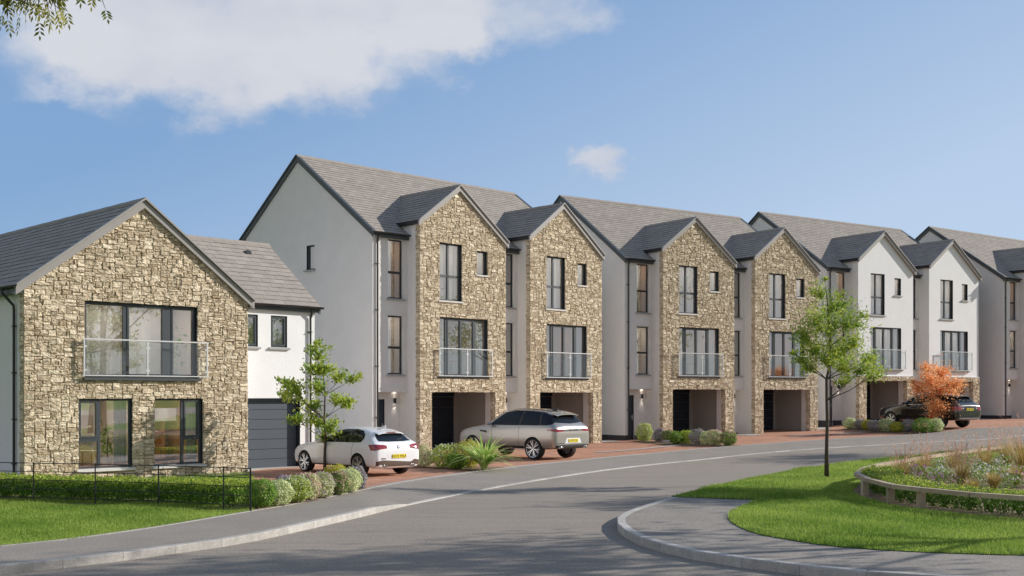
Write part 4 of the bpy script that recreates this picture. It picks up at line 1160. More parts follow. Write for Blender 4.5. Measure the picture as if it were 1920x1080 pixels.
far_tree(25.0, 17.0, 7.5, 305, 'broadleaf tree far right mirrored in the detached house windows', 1.3)
far_tree(44.0, 36.0, 9.5, 306, 'broadleaf tree at the outer row right of the view', 1.3)

# ------------------------------------------------------------------ fences
def estate_fence():
    pts = [(-14.9, 25.45), (-13.3, 25.05), (-11.75, 24.62), (-10.18, 24.2), (-8.73, 23.83), (-7.26, 23.36), (-5.76, 22.72), (-5.15, 22.40)]
    root = empty('iron_fence', (*pts[-1], 0), 0, 'thin black iron estate railing along the front lawn hedge', 'fence')
    o = np.array(pts[-1])
    for i, p in enumerate(pts):
        q = np.array(p) - o; m = MB(); w = .016 if i == len(pts) - 1 else .012
        m.box(q[0] - w, q[0] + w, q[1] - .006, q[1] + .006, -.1, .865); m.build('post', MAT['iron'], root)
    for z in (.115, .30, .485, .665, .845):
        m = MB(); m.tube([(p[0] - o[0], p[1] - o[1] - .008, z) for p in pts], .0085 if z < .8 else .011, 6); m.build('rail', MAT['iron'], root)
estate_fence()
def timber_rail():
    z0 = ISL
    root = empty('timber_rail', (7.82, 23.3, z0), 0, 'low timber post and rail edging round the planted island bed', 'fence')
    o = Vector((7.82, 23.3, 0))
    for k, (a, b) in enumerate(zip(RAIL[:-1], RAIL[1:])):
        a, b = Vector((*a, 0)), Vector((*b, 0)); d = (b - a).normalized(); nr = Vector((-d.y, d.x, 0)) * .07
        za, zb = gz(a.x, a.y) - gz(7.82, 23.3), gz(b.x, b.y) - gz(7.82, 23.3)
        a2, b2 = a - o + d * .002, b - o - d * .002
        m = MB(); t = .3 + .4 * (k % 2)
        A = [a2 - nr, b2 - nr, b2 + nr, a2 + nr]; Z = [za, zb, zb, za]
        m.hexa([p + Vector((0, 0, z + .36)) for p, z in zip(A, Z)] + [p + Vector((0, 0, z + .445)) for p, z in zip(A, Z)], 0, t)
        m.build('rail', MAT['timber'], root)
    r = random.Random(2)
    posts = [(7.91, 25.5), (7.86, 23.62), (8.17, 22.72), (9.75, 20.35), (12.6, 18.72), (16, 18.05), (9.05, 29.0), (11.5, 32.7), (14.2, 36.2), (16.9, 38.6)]
    for p in posts:
        q = Vector((*p, gz(*p) - gz(7.82, 23.3))) - o; m = MB(); a = r.uniform(-.1, .1)
        w = .07
        c, s = math.cos(a) * w, math.sin(a) * w
        B_ = [(q.x - c + s, q.y - c - s), (q.x + c + s, q.y - c + s), (q.x + c - s, q.y + c + s), (q.x - c - s, q.y + c - s)]
        m.hexa([(x, y, q.z - .2) for x, y in B_] + [(x, y, q.z + .36) for x, y in B_], 0, r.random()); m.build('post', MAT['timber'], root)
timber_rail()

# ------------------------------------------------------------------ island planting
def blades(C0, n, length, spread, width, g, arch=.5, seg=5):
    """curved tapering leaf blades from a common foot: returns V,F (quads), per-blade tint"""
    V = []; F = []; T = []; k = 0
    for _ in range(n):
        a = g.uniform(0, 2 * np.pi); L_ = length * g.uniform(.55, 1.1); s = spread * g.uniform(.25, 1.1); w = width * g.uniform(.7, 1.2)
        d = np.array([math.cos(a), math.sin(a), 0]); sd_ = np.array([-d[1], d[0], 0]) * w
        f0 = C0 + d * g.uniform(0, .06); t0 = g.random()
        for i in range(seg + 1):
            t = i / seg
            p = f0 + d * (s * L_ * t ** 1.5) + np.array([0, 0, L_ * (t - arch * s * t ** 2.4)])
            ww = sd_ * (1 - t) ** .6 if i < seg else sd_ * .02
            V += [p - ww * .5, p + ww * .5]
            if i: F.append([k + 2 * i - 2, k + 2 * i - 1, k + 2 * i + 1, k + 2 * i]); T.append(np.clip(t0 + g.uniform(-.1, .1), 0, 1))
        k += 2 * (seg + 1)
    return np.array(V), np.array(F), np.array(T)
def grass_tuft(x, y, h, plume, label, seed):
    g = np.random.default_rng(seed); z = gz(x, y) + ISL + .02
    root = empty('ornamental_grass', (x, y, z), 0, label, 'ornamental grass', 'grass tufts in the island bed')
    h *= 1.2
    V, F, T = blades(np.zeros(3), 320, h * .80, .72, .014, g, .42)
    np_mesh('blade', V, F, MAT['blade_straw'], T, parent=root)
    if plume:
        V, F, T = blades(np.zeros(3), 34, h * 1.1, .42, .007, g, .25); np_mesh('stalk', V, F, MAT['blade_straw'], np.ones(len(F)) * .8, parent=root)
        tips = V.reshape(34, 12, 3); C = []
        for b in tips:
            for t in np.linspace(.66, 1, 16): C.append(np.array([np.interp(t * 5, range(6), b[::2, j]) for j in range(3)]) + g.normal(size=3) * .011)
        C = np.array(C); V, F = leaf_arrays(C, .055, g, .28, dirs=np.tile([0, 0, 1.], (len(C), 1))); np_mesh('plume', V, F, MAT['seed_head'], g.random(len(C)), parent=root)
for i, (x, y, h, pl, lb) in enumerate([
    (9.7, 28.3, .85, 1, 'feathery pink plumed grass nearest the rail corner of the island bed'), (10.7, 29.6, .95, 1, 'feathery plumed grass behind the pink blooms'),
    (10.35, 25.6, .50, 0, 'low straw coloured grass tuft nearest the box hedge'), (11.3, 26.7, .62, 0, 'broad straw coloured grass tuft mid island bed'),
    (11.9, 30.6, 1.0, 1, 'tall plumed grass before the rear timber rail'), (12.6, 28.4, .62, 0, 'straw coloured tuft among the white daisies'),
    (13.3, 32.0, 1.0, 1, 'tall plumed grass among the rear white daisies'), (14.1, 31.4, 1.35, 1, 'tallest golden grass at the right edge of the bed'),
    (11.4, 24.6, .55, 0, 'golden tuft low behind the front box hedge'), (12.4, 26.9, .6, 0, 'golden tuft at the right edge behind the hedge'), (10.9, 27.6, .8, 1, 'thin plumed grass between the pink blooms and daisies'),
    (14.8, 34.0, 1.1, 1, 'plumed grass against the far rail at the right edge')]):
    grass_tuft(x, y, h, pl, lb, 400 + i)
def bloom(x, y, r, h, fmat, label, seed, n=85):
    r *= 1.5
    g = np.random.default_rng(seed); z = gz(x, y) + ISL + .02
    root = empty('flowering_plant', (x, y, z), 0, label, 'flowers', 'flowers in the island bed')
    a = g.uniform(0, 6.3, n * 5); q = r * g.random(n * 5) ** .5
    C = np.c_[np.cos(a) * q, np.sin(a) * q, h * g.random(n * 5) ** .7 * .92]
    V, F = leaf_arrays(C, .065, g, .4); np_mesh('foliage', V, F, MAT['leaf_green'], g.random(len(C)), parent=root)
    a = g.uniform(0, 6.3, n); q = r * g.random(n) ** .5
    C = np.c_[np.cos(a) * q, np.sin(a) * q, h * (.62 + .46 * g.random(n)) * (1 - .25 * (q / r) ** 2)]
    V, F = leaf_arrays(C, .062, g, .95, .6); np_mesh('blossom', V, F, MAT[fmat], g.random(n), parent=root)
FL = [(9.65, 26.6, .34, .34, 'flower_pink', 'low pink bloom clump just inside the curve of the box hedge'), (9.35, 27.5, .30, .34, 'flower_pink', 'pink bloom clump nearest the rail corner'),
      (10.2, 27.3, .36, .38, 'flower_pink', 'pink bloom clump left of the daisies'), (10.1, 28.5, .34, .50, 'flower_purple', 'purple bloom clump behind the pink ones'),
      (13.5, 29.9, .42, .42, 'flower_pink', 'pink bloom clump at the right edge of the bed'), (12.5, 27.9, .34, .36, 'flower_pink', 'pink bloom patch low at the right edge'),
      (11.5, 28.4, .40, .44, 'flower_white', 'white daisy clump mid bed beside the straw grass'), (12.3, 29.6, .45, .46, 'flower_white', 'white daisy clump in the thick of the bed'),
      (12.9, 31.0, .45, .48, 'flower_white', 'white daisy clump under the tall plumes'), (13.6, 33.2, .45, .50, 'flower_white', 'white daisy clump by the rear rail'),
      (11.5, 31.2, .38, .46, 'flower_white', 'white daisy clump nearest the rear rail bend'), (11.6, 27.2, .34, .38, 'flower_white', 'white daisy clump low at the front of the bed'),
      (12.6, 32.6, .40, .46, 'flower_white', 'white daisy clump between rear plumes'), (14.7, 33.2, .42, .52, 'flower_white', 'white daisy clump cut by the right edge'), (10.9, 29.0, .32, .42, 'flower_white', 'small white daisy clump behind the purple blooms')]
for i, f in enumerate(FL): bloom(*f, 430 + i)
def spiky(x, y):
    g = np.random.default_rng(77); z = gz(x, y) + .016
    root = empty('spiky_plant', (x, y, z), 0, 'spiky strap leaved green plant at the kerb in front of the silver car', 'plant')
    V, F, T = blades(np.zeros(3), 92, 1.34, 1.25, .115, g, .50, 7)
    np_mesh('leaf', V, F, MAT['blade_spiky'], T, parent=root)
    V, F, T = blades(np.zeros(3), 64, 1.12, 1.45, .11, g, .58, 7)
    np_mesh('leaf', V, F, MAT['blade_spiky'], T, parent=root)
spiky(-.86, 34.75)
m = MB(); m.box(-.27, .27, -.09, .09, 0, .13); o = m.build('kerb_stone', MAT['concrete']); o.location = (7.05, 51.35, gz(7.05, 51.35)); o.rotation_euler.z = R(-52)
tag(o, 'short pale kerb stone at the edge of the middle shrub bed', 'kerb stone')

# ------------------------------------------------------------------ cars (local frame: x to the right, y to the nose, z up, origin under the rear axle)
def car_section(w, zb, belt, top, wr):
    P = [(0, zb), (w * .80, zb), (w * .955, zb + .05), (w * 1.0, zb + (belt - zb) * .42), (w * .992, belt - (belt - zb) * .22), (w * .945, belt)]
    if top - belt > .16:
        P += [(w * .945 + (wr - w * .945) * .52, belt + (top - belt) * .50), (wr, top - .075), (wr * .72, top - .012), (0, top)]
    else:
        P += [(w * .86, belt + (top - belt) * .5), (w * .66, belt + (top - belt) * .85), (w * .36, top - .004), (0, top)]
    return P
def text_obj(s, size, parent, mtx, mat, name='lettering', extr=.0015, space=1.):
    cu = bpy.data.curves.new(name, 'FONT'); cu.body = s; cu.size = size; cu.align_x = 'CENTER'; cu.align_y = 'CENTER'; cu.extrude = extr; cu.space_character = space
    tmp = bpy.data.objects.new(name, cu); col.objects.link(tmp)
    me = bpy.data.meshes.new_from_object(tmp.evaluated_get(bpy.context.evaluated_depsgraph_get())); me.name = name
    bpy.data.objects.remove(tmp); me.materials.clear(); me.materials.append(MAT[mat])
    o = bpy.data.objects.new(name, me); col.objects.link(o); o.parent = parent; o.matrix_local = mtx
    return o
REAR = lambda x, y, z, tilt=0.: Matrix.Translation((x, y, z)) @ Matrix.Rotation(R(90 - tilt), 4, 'X')

class Car:
    def __init__(s, label, loc, rz, scale, stations, paint, wb, track, wr, ww):
        s.root = empty('parked_car', loc, rz, label, 'car'); s.root.scale = (scale,) * 3
        s.wb, s.tr, s.wr = wb, track, wr
        rows = []
        for (y, *q) in stations:
            h = car_section(*q); rows.append([(x, y, z) for x, z in h] + [(-x, y, z) for x, z in h[-2:0:-1]])
        m = MB(); n = len(rows[0])
        for r in rows: m.v.extend(r)
        for i in range(len(rows) - 1):
            for k in range(n):
                a, b = i * n + k, i * n + (k + 1) % n
                m.f.append((a, a + n, b + n, b)); m.m.append(0); m.t.append(0)
        h = n // 2                                      # end caps as quad strips across the section
        for base, flip in ((0, False), ((len(rows) - 1) * n, True)):
            for k in range(h):
                l0, l1 = base + k, base + k + 1
                r0, r1 = base + (n - k) % n, base + (n - k - 1) % n
                f = [x for j, x in enumerate((l0, l1, r1, r0)) if x not in (l0, l1, r1, r0)[:j]]
                if len(f) < 3: continue
                m.f.append(tuple(f[::-1] if flip else f)); m.m.append(0); m.t.append(0)
        tmp = m.build('body', [MAT[paint], MAT['plastic_dark']], None, True)
        bm = bmesh.new(); bm.from_mesh(tmp.data); bmesh.ops.recalc_face_normals(bm, faces=bm.faces[:]); bm.to_mesh(tmp.data); bm.free()
        sub = tmp.modifiers.new('s', 'SUBSURF'); sub.levels = 3; sub.render_levels = 3
        cuts = []
        for y in (0, wb):
            for sx in (1, -1):
                c = MB(); c.lathe([(-.24, 0), (-.24, wr + .035), (.24, wr + .035), (.24, 0)], 40)
                c.v = [(p[0] + sx * (track / 2 + .02), p[1] + y, p[2] + wr) for p in c.v]
                cuts.append(c)
        cm = MB()
        for c in cuts:
            b = len(cm.v); cm.v += c.v; cm.f += [tuple(i + b for i in f) for f in c.f]; cm.m += [1] * len(c.f); cm.t += c.t
        co = cm.build('cutter', [MAT[paint], MAT['plastic_dark']])
        bm = bmesh.new(); bm.from_mesh(co.data); bmesh.ops.remove_doubles(bm, verts=bm.verts[:], dist=1e-5); bmesh.ops.recalc_face_normals(bm, faces=bm.faces[:]); bm.to_mesh(co.data); bm.free()
        dg = bpy.context.evaluated_depsgraph_get()
        whole = bpy.data.meshes.new_from_object(tmp.evaluated_get(dg))
        bm = bmesh.new(); bm.from_mesh(whole); s.bvh = BVHTree.FromBMesh(bm); bm.free()
        bo = tmp.modifiers.new('b', 'BOOLEAN'); bo.object = co; bo.operation = 'DIFFERENCE'; bo.solver = 'EXACT'
        dg = bpy.context.evaluated_depsgraph_get(); dg.update()
        me = bpy.data.meshes.new_from_object(tmp.evaluated_get(dg)); me.name = 'body'
        bpy.data.objects.remove(tmp); bpy.data.objects.remove(co)
        s.body = bpy.data.objects.new('body', me); col.objects.link(s.body); s.body.parent = s.root
        if hasattr(me, 'set_sharp_from_angle'): me.set_sharp_from_angle(angle=R(40))
        s.wheels(ww)
    def wheels(s, ww):
        proto = None
        for y in (0, s.wb):
            for sx in (-1, 1):
                root = empty('wheel', (sx * s.tr / 2, y, s.wr)); root.parent = s.root
                if sx > 0: root.rotation_euler.z = math.pi
                if proto is None:
                    r = s.wr; ri = r * .80; h = ww / 2
                    t = MB(); t.lathe([(h * .8, ri * .97), (h, ri * 1.03), (h * 1.02, (ri + r) / 2), (h * .86, r * .975), (h * .6, r), (-h * .6, r), (-h * .86, r * .975), (-h * 1.02, (ri + r) / 2), (-h, ri * 1.03), (-h * .8, ri * .97)], 40)
                    ty = t.build('tyre', MAT['rubber'], root, True)
                    q = MB()
                    q.lathe([(h * .7, ri * .95), (-h * .82, ri * .99), (-h * .92, ri), (-h * .86, ri * .945), (-h * .5, ri * .90), (h * .6, ri * .86)], 40, 0)
                    q.lathe([(-h * .25, 0), (-h * .25, ri * .9)], 32, 1)
                    q.lathe([(-h * .78, 0), (-h * .80, ri * .10), (-h * .72, ri * .17), (-h * .3, ri * .20)], 20, 0)
                    for k in range(6):
                        for da in (-.17, .17):
                            a = 2 * math.pi * k / 6 + .3; a1 = a + da
                            ca, sa = math.cos(a), math.sin(a); cb, sb = math.cos(a1), math.sin(a1)
                            wi, wo = ri * .055, ri * .045
                            p0 = (ca * ri * .14, sa * ri * .14); p1 = (cb * ri * .93, sb * ri * .93)
                            nx, ny = -sb, cb
                            q.hexa([(-h * .42, p0[0] - nx * wi, p0[1] - ny * wi), (-h * .42, p0[0] + nx * wi, p0[1] + ny * wi), (-h * .45, p1[0] + nx * wo, p1[1] + ny * wo), (-h * .45, p1[0] - nx * wo, p1[1] - ny * wo),
                                    (-h * .76, p0[0] - nx * wi, p0[1] - ny * wi), (-h * .76, p0[0] + nx * wi, p0[1] + ny * wi), (-h * .84, p1[0] + nx * wo, p1[1] + ny * wo), (-h * .84, p1[0] - nx * wo, p1[1] - ny * wo)], 0)
                    rm = q.build('rim', [MAT['alloy'], MAT['alloy_dark']], root)
                    proto = (ty, rm)
                else:
                    for p in proto: c = p.copy(); col.objects.link(c); c.parent = root
    def patch(s, name, outline, O, A, B, D, mat, off=.006, cuts=3, parent=None):
        """a thin shell lying on the bodywork: outline in (a,b) on the plane O + aA + bB, thrown along D"""
        O, A, B, D = Vector(O), Vector(A), Vector(B), Vector(D).normalized()
        bm = bmesh.new(); f = bm.faces.new([bm.verts.new(O + A * a + B * b) for a, b in outline])
        bmesh.ops.triangulate(bm, faces=[f])
        for _ in range(cuts): bmesh.ops.subdivide_edges(bm, edges=bm.edges[:], cuts=1, use_grid_fill=True)
        bad = []
        for v in bm.verts:
            hit = s.bvh.ray_cast(v.co, D)
            if hit[0] is None: bad.append(v); continue
            nm = hit[1] if hit[1].dot(D) < 0 else -hit[1]
            v.co = hit[0] + nm * off
        if bad: bmesh.ops.delete(bm, geom=bad, context='VERTS')
        bmesh.ops.recalc_face_normals(bm, faces=bm.faces[:])
        me = bpy.data.meshes.new(name); bm.to_mesh(me); bm.free(); me.materials.append(MAT[mat])
        me.polygons.foreach_set('use_smooth', np.ones(len(me.polygons), dtype=bool))
        o = bpy.data.objects.new(name, me); col.objects.link(o); o.parent = parent or s.root
        return o
    def side(s, name, pts, mat, **k):
        for sx in (-1, 1): s.patch(name, pts, (sx * 2, 0, 0), (0, 1, 0), (0, 0, 1), (-sx, 0, 0), mat, **k)
    def rear(s, name, pts, mat, **k): return s.patch(name, pts, (0, -2.5, 0), (1, 0, 0), (0, 0, 1), (0, 1, 0), mat, **k)
    def front(s, name, pts, mat, **k): return s.patch(name, pts, (0, s.wb + 2.5, 0), (1, 0, 0), (0, 0, 1), (0, -1, 0), mat, **k)
    def corner(s, name, pts, mat, front=False, **k):
        """lamps that wrap round both corners; pts measured along the corner chord (0 = inboard) and height"""
        for sx in (-1, 1):
            d = Vector((-sx * .55, .83 if not front else -.83, 0)); A = Vector((sx * .83, .55 if not front else -.55, 0))
            s.patch(name, pts, Vector((0, 0 if not front else s.wb, 0)) - d * 3, A, (0, 0, 1), d, mat, **k)
    def back(s, z, x=0.):
        h = s.bvh.ray_cast(Vector((x, -4, z)), Vector((0, 1, 0))); return h[0].y
    def top(s, x, y):
        h = s.bvh.ray_cast(Vector((x, y, 4)), Vector((0, 0, -1))); return h[0].z
    def spoiler(s, y0, y1, hw, drop, paint):
        m = MB(); xs = np.linspace(-hw, hw, 13); U, Lo = [], []
        for k in range(5):
            t = k / 4; y = y0 + (y1 - y0) * t
            U.append([(x * (1 - .05 * t), y, s.top(x, y0) + .004 - drop * t ** 1.5) for x in xs])
            Lo.append([(x * (1 - .05 * t), y, s.top(x, y0) - .020 - drop * t ** 1.5) for x in xs])
        m.grid(U); m.grid(Lo[::-1]); m.grid([U[-1], Lo[-1]]); m.grid([[r[0] for r in Lo], [r[0] for r in U]]); m.grid([[r[-1] for r in U], [r[-1] for r in Lo]])
        return m.build('rear_spoiler', MAT[paint], s.root, False)
    def mirror(s, y, z, w, paint):
        for sx in (-1, 1):
            m = MB(); rows = []
            for i, (k, h) in enumerate(((-.07, .3), (-.05, .8), (0, 1), (.07, .9), (.12, .4))):
                rows.append([(sx * (w + .11 + .10 * math.cos(a) * h), y + k, z + .065 * math.sin(a) * h) for a in [2 * math.pi * j / 10 for j in range(11)]])
            m.grid(rows); m.face(rows[0][:10]); m.face(rows[-1][:10]); m.box(min(sx * (w - .06), sx * (w + .06)), max(sx * (w - .06), sx * (w + .06)), y - .02, y + .05, z - .06, z - .02)
            m.build('wing_mirror', MAT[paint], s.root, True)
    def plate(s, y, z, txt, tilt=0):
        m = MB(); m.box(-.26, .26, -.006, .006, -.056, .056); p = m.build('number_plate', MAT['plate_yellow'], s.root)
        p.location = (0, y, z); p.rotation_euler.x = R(-tilt)
        text_obj(txt, .112, p, REAR(0, -.0075, -.004), 'plate_black', space=1.02)
    def exhaust(s, xs, y, z, r=.038, oval=1.):
        for x in xs:
            m = MB(); m.lathe([(-.06, r * .8), (-.06, r), (.06, r), (.06, r * .8), (-.03, r * .78)], 16, 0, axis='z')
            m.v = [(p[0] * oval + x, p[2] + y, p[1] + z) for p in m.v]; m.build('exhaust_pipe', MAT['steel'], s.root, True)

HATCH = [(-.86, .66, .33, .66, .72, .45), (-.84, .80, .26, .80, .88, .58), (-.77, .855, .235, .90, .97, .64), (-.68, .875, .23, .96, 1.04, .62), (-.58, .878, .24, .965, 1.09, .60), (-.40, .885, .25, .96, 1.27, .575), (-.22, .885, .25, .96, 1.365, .575),
         (.3, .885, .24, .95, 1.43, .585), (.9, .885, .23, .935, 1.435, .59), (1.4, .885, .23, .925, 1.395, .585), (1.78, .885, .23, .92, 1.24, .60), (2.1, .88, .23, .915, 1.07, .64), (2.3, .875, .23, .90, .985, .66),
         (2.8, .87, .23, .86, .92, .66), (3.2, .84, .24, .78, .83, .62), (3.40, .75, .26, .66, .71, .5), (3.48, .58, .33, .52, .56, .4)]
def hatchback():
    c = Car('white hatchback parked on the drive by the garage', (-3.78, 32.72, 0), rot(44.5), .96, HATCH, 'paint_white', 2.69, 1.53, .325, .225)
    c.side('window', [(-.08, .99), (.9, .975), (1.93, .965), (1.60, 1.16), (1.28, 1.31), (.9, 1.355), (.35, 1.36), (.08, 1.32), (-.10, 1.22), (-.16, 1.10)], 'car_glass')
    c.side('door_line', [(.30, .30), (.312, .30), (.262, .98), (.25, .98)], 'plastic_dark', off=.002)
    c.side('door_line', [(1.62, .30), (1.632, .30), (1.672, .96), (1.66, .96)], 'plastic_dark', off=.002)
    c.side('window_pillar', [(.42, .985), (.50, .985), (.46, 1.36), (.39, 1.36)], 'plastic_dark', off=.010)
    c.side('door_handle', [(.46, .845), (.66, .842), (.66, .872), (.46, .875)], 'paint_white', off=.022, cuts=2)
    c.side('sill_trim', [(.40, .27), (2.28, .27), (2.28, .30), (.40, .31)], 'plastic_dark', off=.004)
    c.rear('rear_window', [(-.60, 1.03), (-.30, 1.015), (.30, 1.015), (.60, 1.03), (.54, 1.19), (.46, 1.275), (0, 1.295), (-.46, 1.275), (-.54, 1.19)], 'car_glass')
    c.front('windscreen', [(-.66, 1.0), (.66, 1.0), (.52, 1.34), (0, 1.37), (-.52, 1.34)], 'car_glass')
    c.corner('tail_light', [(-.10, .825), (.10, .805), (.26, .765), (.38, .77), (.44, .93), (.25, .945), (.0, .925), (-.09, .90)], 'lamp_red', off=.008)
    c.corner('headlight', [(-.05, .60), (.25, .62), (.42, .72), (.0, .68)], 'lamp_clear', True, off=.008)
    c.rear('diffuser', [(-.80, .30), (.80, .30), (.82, .45), (.60, .49), (.46, .415), (-.46, .415), (-.60, .49), (-.82, .45)], 'diffuser_brown', off=.006)
    c.rear('plate_recess', [(-.36, .535), (.36, .535), (.42, .66), (-.42, .66)], 'paint_white', off=.003, cuts=2)
    c.front('grille', [(-.4, .5), (.4, .5), (.4, .62), (-.4, .62)], 'plastic_dark', off=.006)
    c.rear('bumper_crease', [(-.66, .515), (-.50, .515), (-.46, .54), (-.66, .55)], 'plastic_dark', off=.005, cuts=2)
    c.plate(c.back(.595) - .014, .595, 'GF73 WLA')
    sp = c.spoiler(-.26, -.50, .50, .05, 'paint_white')
    zt = c.top(0, -.26) - .058; m = MB(); m.box(-.17, .17, -.508, -.49, zt, zt + .022); m.build('brake_light', MAT['lamp_red'], sp)
    b = MB(); b.lathe([(0, .048), (.008, .045), (.008, .034)], 24, 0, axis='z'); b.v = [(p[0], -p[2], p[1]) for p in b.v]
    bo = b.build('badge', MAT['plate_black'], c.root); bo.location = (0, c.back(.865) - .004, .865); bo.rotation_euler.x = R(-24)
    for k in range(4):
        q = MB(); q.face([(0, -.009, 0)] + [(.035 * math.cos(a), -.009, .035 * math.sin(a)) for a in [math.pi / 2 * k + math.pi / 12 * j for j in range(7)]])
        q.build('badge_quarter', MAT['badge_blue' if k % 2 else 'paint_white'], bo)
    c.mirror(1.72, .985, .86, 'paint_white'); c.exhaust((-.56, -.47), -.80, .305); c.exhaust((.47, .56), -.80, .305)
    m = MB(); m.hexa([(-.02, -.22, 1.395), (.02, -.22, 1.395), (.02, -.02, 1.41), (-.02, -.02, 1.41), (-.006, -.24, 1.475), (.006, -.24, 1.475), (.006, -.17, 1.475), (-.006, -.17, 1.475)]); m.build('antenna', MAT['paint_white'], c.root)
    m = MB(); m.tube([(.05, -.63, 1.06), (.34, -.60, 1.10)], .008, 6); m.build('wiper', MAT['plastic_dark'], c.root)
hatchback()

SUV = [(-1.04, .76, .52, .84, .90, .55), (-1.03, .88, .43, 1.02, 1.08, .66), (-.98, .955, .40, 1.12, 1.19, .74), (-.88, .98, .38, 1.16, 1.27, .74), (-.74, .988, .37, 1.165, 1.44, .70), (-.60, .99, .36, 1.165, 1.61, .67), (-.46, .99, .35, 1.16, 1.70, .665),
       (.2, 1.0, .34, 1.15, 1.775, .68), (1.0, 1.0, .34, 1.14, 1.80, .69), (1.5, 1.0, .34, 1.135, 1.775, .69), (1.95, 1.0, .34, 1.13, 1.61, .70), (2.3, .995, .34, 1.13, 1.37, .73), (2.55, .985, .34, 1.12, 1.20, .76),
       (3.1, .97, .34, 1.06, 1.13, .76), (3.58, .93, .36, .97, 1.045, .7), (3.80, .84, .40, .86, .93, .6), (3.88, .68, .48, .74, .79, .5)]
def suv():
    c = Car('silver estate style off-roader with dark glass on the terrace drive', (1.40, 40.95, 0), rot(43), 1.01, SUV, 'paint_silver', 2.99, 1.70, .385, .275)
    c.side('window', [(-.62, 1.21), (0, 1.20), (1.0, 1.19), (2.18, 1.185), (1.90, 1.40), (1.50, 1.64), (1.05, 1.705), (.3, 1.70), (-.30, 1.645), (-.64, 1.535), (-.80, 1.36), (-.80, 1.24)], 'car_glass')
    c.side('window_pillar', [(.62, 1.20), (.72, 1.20), (.66, 1.71), (.58, 1.71)], 'plastic_dark', off=.010)
    c.side('window_pillar', [(-.35, 1.21), (-.27, 1.21), (-.12, 1.66), (-.2, 1.66)], 'plastic_dark', off=.010)
    c.side('door_line', [(.66, .44), (.674, .44), (.674, 1.17), (.66, 1.17)], 'plastic_dark', off=.002)
    c.side('door_line', [(1.94, .44), (1.954, .44), (2.02, 1.15), (2.006, 1.15)], 'plastic_dark', off=.002)
    c.side('door_handle', [(.80, .985), (1.02, .983), (1.02, 1.010), (.80, 1.012)], 'paint_silver', off=.012, cuts=2)
    c.side('side_vent', [(2.22, .90), (2.62, .95), (2.58, 1.0), (2.26, .98)], 'plastic_dark', off=.006, cuts=2)
    c.side('sill_trim', [(.46, .375), (2.5, .375), (2.5, .46), (.46, .47)], 'plastic_dark', off=.006)
    c.rear('rear_window', [(-.66, 1.30), (0, 1.265), (.66, 1.30), (.60, 1.50), (.54, 1.585), (0, 1.60), (-.54, 1.585), (-.60, 1.50)], 'car_glass')
    c.front('windscreen', [(-.74, 1.20), (.74, 1.20), (.60, 1.66), (0, 1.70), (-.60, 1.66)], 'car_glass')
    c.corner('tail_light', [(-.16, 1.00), (.15, .985), (.46, 1.03), (.42, 1.075), (.15, 1.085), (-.16, 1.08)], 'lamp_red', off=.008)
    gp = c.rear('garnish', [(-.56, 1.0), (.56, 1.0), (.56, 1.08), (-.56, 1.08)], 'plastic_dark', off=.007)
    text_obj('RANGE ROVER', .058, gp, REAR(0, c.back(1.04) - .010, 1.04, 0), 'alloy_dark', space=1.35)
    c.corner('headlight', [(-.05, .86), (.25, .86), (.42, .95), (.0, .93)], 'lamp_clear', True, off=.008)
    c.front('grille', [(-.5, .78), (.5, .78), (.5, .88), (-.5, .88)], 'plastic_dark', off=.006)
    c.rear('diffuser', [(-.86, .40), (.86, .40), (.88, .52), (.6, .54), (-.6, .54), (-.88, .52)], 'plastic_dark', off=.006)
    c.rear('plate_recess', [(-.44, .585), (.44, .585), (.36, .765), (-.36, .765)], 'paint_white', off=.003, cuts=2)
    c.rear('bumper_line', [(-.92, .575), (-.52, .575), (-.50, .60), (-.92, .592)], 'plastic_dark', off=.005, cuts=2)
    c.plate(c.back(.675) - .014, .675, 'KF70 FXL')
    c.spoiler(-.42, -.80, .58, .09, 'paint_silver')
    c.rear('roof_shadow_gap', [(-.58, 1.60), (.58, 1.60), (.56, 1.625), (-.56, 1.625)], 'plastic_dark', off=.004, cuts=2)
    c.patch('roof_panel', [(-.60, -.38), (.60, -.38), (.655, .0), (.665, .6), (.655, 1.1), (.60, 1.5), (-.60, 1.5), (-.655, 1.1), (-.665, .6), (-.655, .0)], (0, 0, 3), (1, 0, 0), (0, 1, 0), (0, 0, -1), 'car_glass', off=.005)
    c.mirror(2.02, 1.235, .96, 'paint_silver'); c.exhaust((-.66,), -1.00, .435, .035, 2.6); c.exhaust((.66,), -1.00, .435, .035, 2.6)
    m = MB(); m.hexa([(-.03, -.30, 1.725), (.03, -.30, 1.725), (.03, -.06, 1.75), (-.03, -.06, 1.75), (-.008, -.32, 1.80), (.008, -.32, 1.80), (.008, -.24, 1.80), (-.008, -.24, 1.80)]); m.build('antenna', MAT['plastic_dark'], c.root)
suv()
